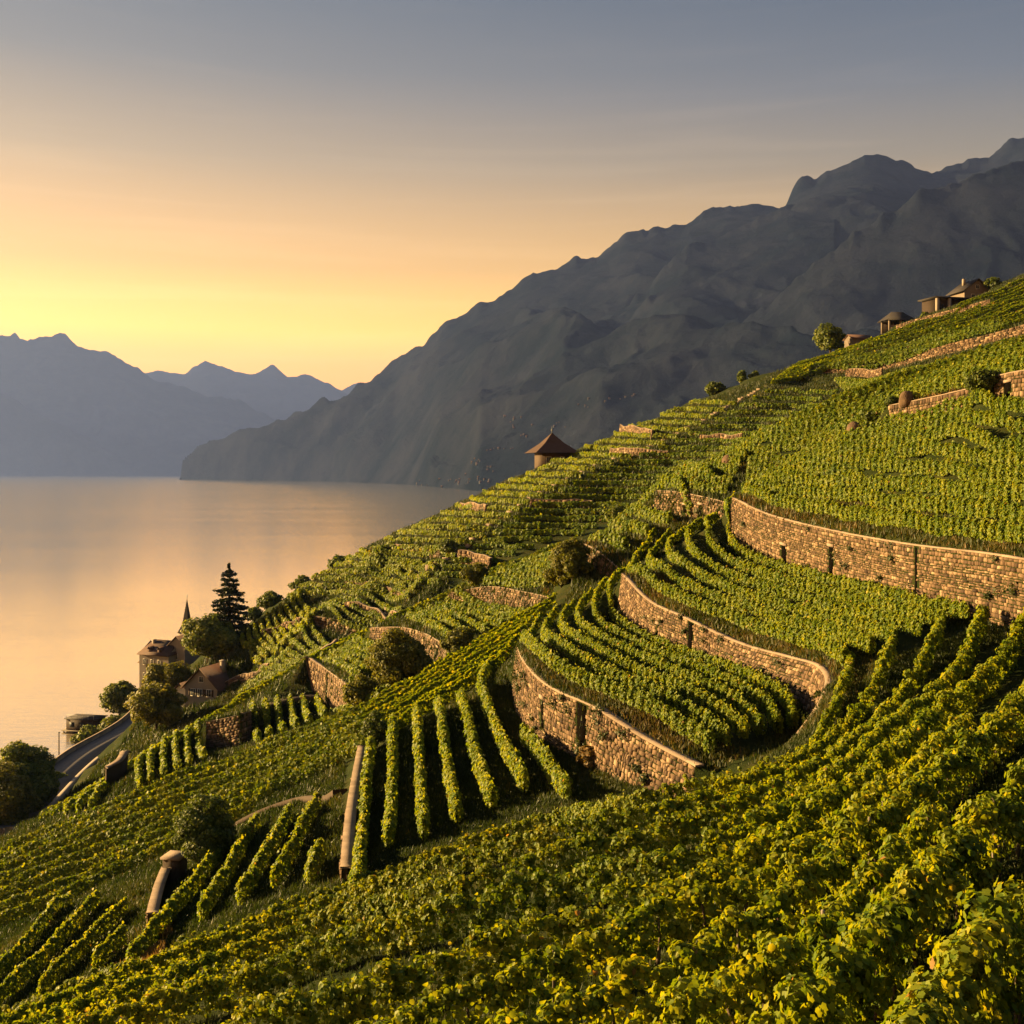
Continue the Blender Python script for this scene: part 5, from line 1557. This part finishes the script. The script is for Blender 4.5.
h = at_ground(897, 342, math.radians(8), 'garden_shelter', 'open shelter with a dark hipped roof on pale posts, left of the low-roofed house', 'shelter', 'houses on the right skyline', .3)
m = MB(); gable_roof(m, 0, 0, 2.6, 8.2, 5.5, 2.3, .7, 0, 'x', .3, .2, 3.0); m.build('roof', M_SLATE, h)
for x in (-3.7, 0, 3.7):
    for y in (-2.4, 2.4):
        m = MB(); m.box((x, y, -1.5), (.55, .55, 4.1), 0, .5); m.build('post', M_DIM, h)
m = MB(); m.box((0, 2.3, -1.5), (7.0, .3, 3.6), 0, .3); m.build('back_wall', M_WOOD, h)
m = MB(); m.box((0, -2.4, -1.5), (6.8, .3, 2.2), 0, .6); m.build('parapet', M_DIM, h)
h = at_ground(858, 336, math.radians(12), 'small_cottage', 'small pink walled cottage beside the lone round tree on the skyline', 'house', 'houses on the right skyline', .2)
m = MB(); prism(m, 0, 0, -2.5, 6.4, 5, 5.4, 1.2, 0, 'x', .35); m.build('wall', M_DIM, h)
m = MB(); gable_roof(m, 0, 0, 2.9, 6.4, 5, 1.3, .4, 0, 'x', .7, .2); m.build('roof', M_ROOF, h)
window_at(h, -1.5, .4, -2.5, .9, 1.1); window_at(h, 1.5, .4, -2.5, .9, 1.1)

# stone block hut in the hollow
h = at_ground(175, 79, math.radians(-10), 'pump_house', 'small dark stone block hut with a flat slab top, beside the big dark round bush', 'hut')
m = MB(); m.box((0, 0, -.6), (1.25, 1.3, 2.4), 0, .35); m.build('wall', M_MORTAR, h)
m = MB(); m.box((0, 0, 1.8), (1.5, 1.55, .16), 0, .5); m.build('roof_slab', M_COPING, h)
m = MB(); m.box((.1, -.66, -.2), (.6, .06, 1.5), 0, .5); m.build('door', M_WOOD, h)

# boathouse on its jetty
wx, wy = plan(86, 276)
h = empty('boathouse', (wx, wy, LAKE), math.radians(-12)); tag(h, 'low flat boathouse on a jetty over the lake', 'boathouse')
m = MB(); m.box((0, 0, .55), (8, 4.6, 2.7), 0, .3); m.build('wall', M_WOOD, h)
m = MB(); m.box((0, 0, 3.25), (8.8, 5.4, .22), 0, .5); m.build('roof', M_SLATE, h)
m = MB(); m.box((2.0, 0, .3), (14, 5.6, .25), 0, .5); m.build('deck', M_POST, h)
for x in (-4.6, -1, 2.6, 6.2):
    for y in (-2.4, 2.4):
        m = MB(); m.tube([(x, y, -4), (x, y, .32)], .16, 7, .4); m.build('pile', M_BARK, h)
for x in (-2.4, .2, 2.6):
    m = MB(); m.box((x, -2.33, 1.3), (1.4, .08, 1.2), 0, .5); m.build('window', M_GLASS, h)
m = MB()
for x in np.arange(-3.8, 4, 1.5): m.box((x, -2.5, 3.47), (.06, .06, .9), 0, .5)
m.box((0, -2.5, 4.3), (7.8, .06, .06), 0, .5); m.build('railing', M_METAL, h)

# lamp pole by the road
x, y = plan(59, 236); g_ = gz(x, y)
h = empty('lamp_pole', (x, y, g_)); tag(h, 'thin dark pole standing against the lake beside the road', 'pole')
m = MB(); m.tube([(0, 0, -.5), (0, 0, 9.5)], [.16, .11], 8, .3); m.build('pole', M_WOOD, h)
m = MB(); m.box((0, 0, 9.3), (.5, .16, .14), 0, .4); m.build('pole_cap', M_METAL, h)
# ------------------------------------------------------------------ boulders in the upper field
def boulder(px, Y, w, hh, label, seed):
    x, y = plan(px, Y); z0 = gz(x, y)
    bm = bmesh.new(); bmesh.ops.create_icosphere(bm, subdivisions=3, radius=1)
    r = random.Random(seed); ph = [(Vector((r.uniform(-2, 2), r.uniform(-2, 2), r.uniform(-2, 2))), r.uniform(0, 6)) for _ in range(6)]
    for v in bm.verts:
        k = 1 + .12 * sum(math.sin(v.co.dot(a) * 1.6 + b) for a, b in ph) / 2
        v.co = Vector((v.co.x * w / 2 * k, v.co.y * w / 2 * k, v.co.z * hh * .62 * k + hh * .35))
    me = bpy.data.meshes.new('boulder'); bm.to_mesh(me); bm.free()
    a = me.attributes.new('tone', 'FLOAT', 'FACE'); a.data.foreach_set('value', np.full(len(me.polygons), .4, dtype=np.float32))
    o = link('boulder', me, M_STONE); o.location = (x, y, z0); tag(o, label, 'boulder', 'boulders in the upper vine field')
boulder(906, 105, px2m(15, 105), px2m(15, 105), 'pale boulder at the left end of the low rosy wall', 1)
boulder(854, 111, px2m(15, 111), px2m(13, 111), 'pale boulder left of the low dark bush in the upper field', 2)
boulder(728, 128, px2m(15, 128), px2m(11, 128), 'reddish boulder at the left tip of the bright upper vine field', 3)
boulder(783, 133, px2m(8, 133), px2m(7, 133), 'small boulder half hidden in the bright upper vine field', 4)

# ------------------------------------------------------------------ villages on the far shore and slopes
DEPS = bpy.context.evaluated_depsgraph_get()
bpy.context.view_layer.update()
mt = bpy.data.objects['mountain_range']
mv = np.empty(len(mt.data.vertices) * 3); mt.data.vertices.foreach_get('co', mv); mv = mv.reshape(-1, 3)
mt_bvh = BVHTree.FromPolygons([Vector(v) for v in mv], [tuple(p.vertices) for p in mt.data.polygons])
vil = random.Random(11)
vm = None
spots = []
for (x0, y0, x1, y1, n) in ((500, 415, 530, 420, 5), (510, 425, 535, 445, 9), (486, 448, 512, 452, 7), (472, 460, 500, 472, 12), (462, 476, 490, 483, 9), (440, 480, 470, 486, 7), (534, 423, 566, 427, 5), (560, 405, 640, 395, 7), (400, 482, 440, 486, 5), (575, 408, 600, 402, 3), (444, 478, 470, 484, 4)):
    for k in range(n):
        t = vil.random(); spots.append((x0 + (x1 - x0) * t + vil.uniform(-3, 3), y0 + (y1 - y0) * t + vil.uniform(-3, 3)))
def far_house_mesh():
    m = MB(); prism(m, 0, 0, -6, 12, 9, 13, 4, 0, 'x', .8)
    loops = [i for f in m.f for i in f]
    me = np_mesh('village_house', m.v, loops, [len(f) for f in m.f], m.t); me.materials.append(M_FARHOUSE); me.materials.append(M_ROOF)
    n0 = len(m.f)
    m2 = MB(); m2.v = list(m.v); m2.f = list(m.f); m2.t = list(m.t)
    gable_roof(m2, 0, 0, 7, 12, 9, 4.2, 1, 0, 'x', .5)
    loops = [i for f in m2.f for i in f]
    me = np_mesh('village_house', m2.v, loops, [len(f) for f in m2.f], m2.t); me.materials.append(M_FARHOUSE); me.materials.append(M_ROOF)
    mi = np.zeros(len(m2.f), dtype=np.int32); mi[n0:] = 1; me.polygons.foreach_set('material_index', mi)
    return me
VH = far_house_mesh(); cnt = 0
for (px, py) in spots:
    d = Vector(((px - CX) / FPX, 1, (HZ - py) / FPX))
    r = mt_bvh.ray_cast(Vector((0, 0, 0)), d)
    if r[0] is None: continue
    o = link('village_house', VH, None)
    o.location = r[0]; s = vil.uniform(.3, .7); o.scale = (s, s, s); o.rotation_euler = (0, 0, vil.uniform(-.6, .6))
    tag(o, 'tiny pale house of the hazy village on the far mountain slope', 'house', 'houses of the far village'); cnt += 1

# ------------------------------------------------------------------ grass, dry verges
rg = np.random.default_rng(21)
def scatter_poly(quad, n):
    """quad of (column, metres away) corners"""
    c = np.array([plan(*q) for q in quad]); u, v = rg.random(n), rg.random(n)
    return (c[0][None] * ((1 - u) * (1 - v))[:, None] + c[1][None] * (u * (1 - v))[:, None] + c[2][None] * (u * v)[:, None] + c[3][None] * ((1 - u) * v)[:, None])
def blades(pts_, hgt, tone, bag, wid=1.0):
    Z = np.array([gz(a, b) for a, b in pts_])
    S = hgt * rg.uniform(.5, 1.3, len(pts_)) * np.clip(pts_[:, 1] / 60, .8, 2)
    C = np.column_stack([pts_, Z + S * .42])
    N = rg.normal(0, 1, C.shape) * [1, 1, .12]
    N /= np.linalg.norm(N, axis=1, keepdims=True)
    t = np.tile([0, 0, 1.], (len(C), 1)) + rg.normal(0, .28, C.shape)
    b = np.cross(N, t); b /= np.linalg.norm(b, axis=1, keepdims=True)
    w = .16 * wid
    V = np.stack([C - t * S[:, None] * .5 - b * S[:, None] * w, C - t * S[:, None] * .5 + b * S[:, None] * w, C + t * S[:, None] * .5 + N * S[:, None] * .15], 1).reshape(-1, 3)
    k = len(C)
    bag.V.append(V); bag.L.append(np.arange(3 * k) + bag.n); bag.C.append(np.full(k, 3)); bag.n += 3 * k
    bag.T.append(np.clip(tone + rg.normal(0, .17, k) + .25 * value_noise(pts_[:, 0] * .35, pts_[:, 1] * .35, 9), 0, 1))
gb = LeafBag()
blades(scatter_poly(((345, 51), (640, 46), (520, 96), (372, 80)), 60000), .26, .36, gb)
blades(scatter_poly(((640, 45), (700, 42), (600, 62), (560, 66)), 6000), .28, .45, gb)
for nm, k in (('lower', 1), ('middle', 1), ('upper', 1)):
    T = WALLP[nm][1]; d = np.gradient(T[:, :2], axis=0); d /= np.linalg.norm(d, axis=1, keepdims=True); n_ = np.column_stack([d[:, 1], -d[:, 0]])
    if n_[len(n_) // 2, 0] < 0: n_ = -n_
    i = rg.integers(0, len(T), 9000); s = rg.uniform(.5, 3.0, 9000)
    blades(T[i, :2] + n_[i] * s[:, None] + rg.normal(0, .3, (9000, 2)), .3, .72, gb)
    B_ = WALLP[nm][0]
    i = rg.integers(0, len(B_), 6000); s = rg.uniform(.15, 1.6, 6000)
    blades(B_[i, :2] - n_[i] * s[:, None] + rg.normal(0, .3, (6000, 2)), .3, .38, gb)
blades(scatter_poly(((700, 44), (1024, 54), (985, 60), (815, 58)), 26000), .26, .4, gb)
blades(scatter_poly(((-20, 60), (345, 54), (340, 80), (-20, 88)), 50000), .3, .4, gb)
blades(scatter_poly(((60, 118), (330, 118), (330, 145), (120, 150)), 30000), .3, .3, gb)
blades(scatter_poly(((330, 112), (520, 112), (577, 160), (320, 162)), 30000), .35, .45, gb)
blades(scatter_poly(((560, 112), (640, 112), (720, 118), (600, 150)), 14000), .32, .45, gb)
blades(scatter_poly(((700, 15), (1024, 12), (1024, 36), (700, 34)), 30000), .18, .38, gb, .6)
blades(scatter_poly(((0, 160), (170, 250), (260, 225), (100, 150)), 26000), .5, .4, gb)
blades(scatter_poly(((735, 124), (840, 108), (845, 112), (745, 127)), 3000), .3, .8, gb)
blades(scatter_poly(((-20, 82), (345, 78), (345, 90), (-20, 96)), 26000), .3, .3, gb)
blades(scatter_poly(((-20, 116), (300, 112), (310, 170), (-20, 160)), 24000), .35, .42, gb)
blades(scatter_poly(((200, 165), (460, 168), (440, 215), (220, 228)), 40000), .4, .42, gb)
blades(scatter_poly(((225, 200), (560, 205), (560, 275), (225, 225)), 60000), .34, .42, gb)
blades(scatter_poly(((560, 200), (1040, 225), (1040, 365), (560, 275)), 90000), .34, .42, gb)
blades(scatter_poly(((660, 128), (735, 114), (750, 120), (690, 134)), 6000), .3, .42, gb)
blades(scatter_poly(((-40, 58), (860, 49), (1150, 34), (500, 20)), 60000), .24, .4, gb)
blades(scatter_poly(((300, 28), (1150, 30), (1150, 11), (500, 17)), 50000), .2, .4, gb, .7)
tag(gb.build('grass', M_GRASS), kind='stuff')
db = LeafBag(); wb = LeafBag()
blades(scatter_poly(((93, 57), (158, 56), (165, 61), (108, 61)), 9000), .5, .5, db, .8)
blades(scatter_poly(((150, 64), (172, 63), (170, 70), (150, 70)), 2500), .4, .5, db, .8)
blades(scatter_poly(((775, 117.5), (842, 110), (842, 112.5), (775, 120)), 2500), .3, .55, db)
for nm in ('lower', 'middle', 'upper', 'rosy', 'mound', 'ledge'):
    T = WALLP[nm][1]; i = rg.integers(0, len(T), 500)
    blades(T[i[:220], :2] + rg.normal(0, .25, (220, 2)) + [.7, .2], .3, .35, db)
for nm in ('lower', 'middle', 'upper'):
    B_, T = WALLP[nm]; d_ = np.gradient(T[:, :2], axis=0); d_ /= np.linalg.norm(d_, axis=1, keepdims=True)
    for k in range(26):
        i = rg.integers(2, len(T) - 2); t = rg.random() ** 1.6; p = T[i] * (1 - t) + B_[i] * t
        n_ = np.array([d_[i, 1], -d_[i, 0], 0]); n_ = n_ if n_[:2] @ (B_[i] - T[i])[:2] > 0 else -n_
        m_ = rg.integers(25, 80); sz = rg.uniform(.15, .45)
        C = p + n_ * .16 + rg.normal(0, 1, (m_, 3)) * [sz, sz, sz * .8] * .6
        wb.add(C, n_ + rg.normal(0, .6, (m_, 3)), rg.uniform(.08, .17, m_), np.clip(rg.normal(.45, .2, m_), 0, 1), LEAF6, rg)
tag(wb.build('wall_creeper', M_GRASS), kind='stuff')
tag(db.build('dry_grass', M_DRY), kind='stuff')
print('BLADES', gb.n // 3)
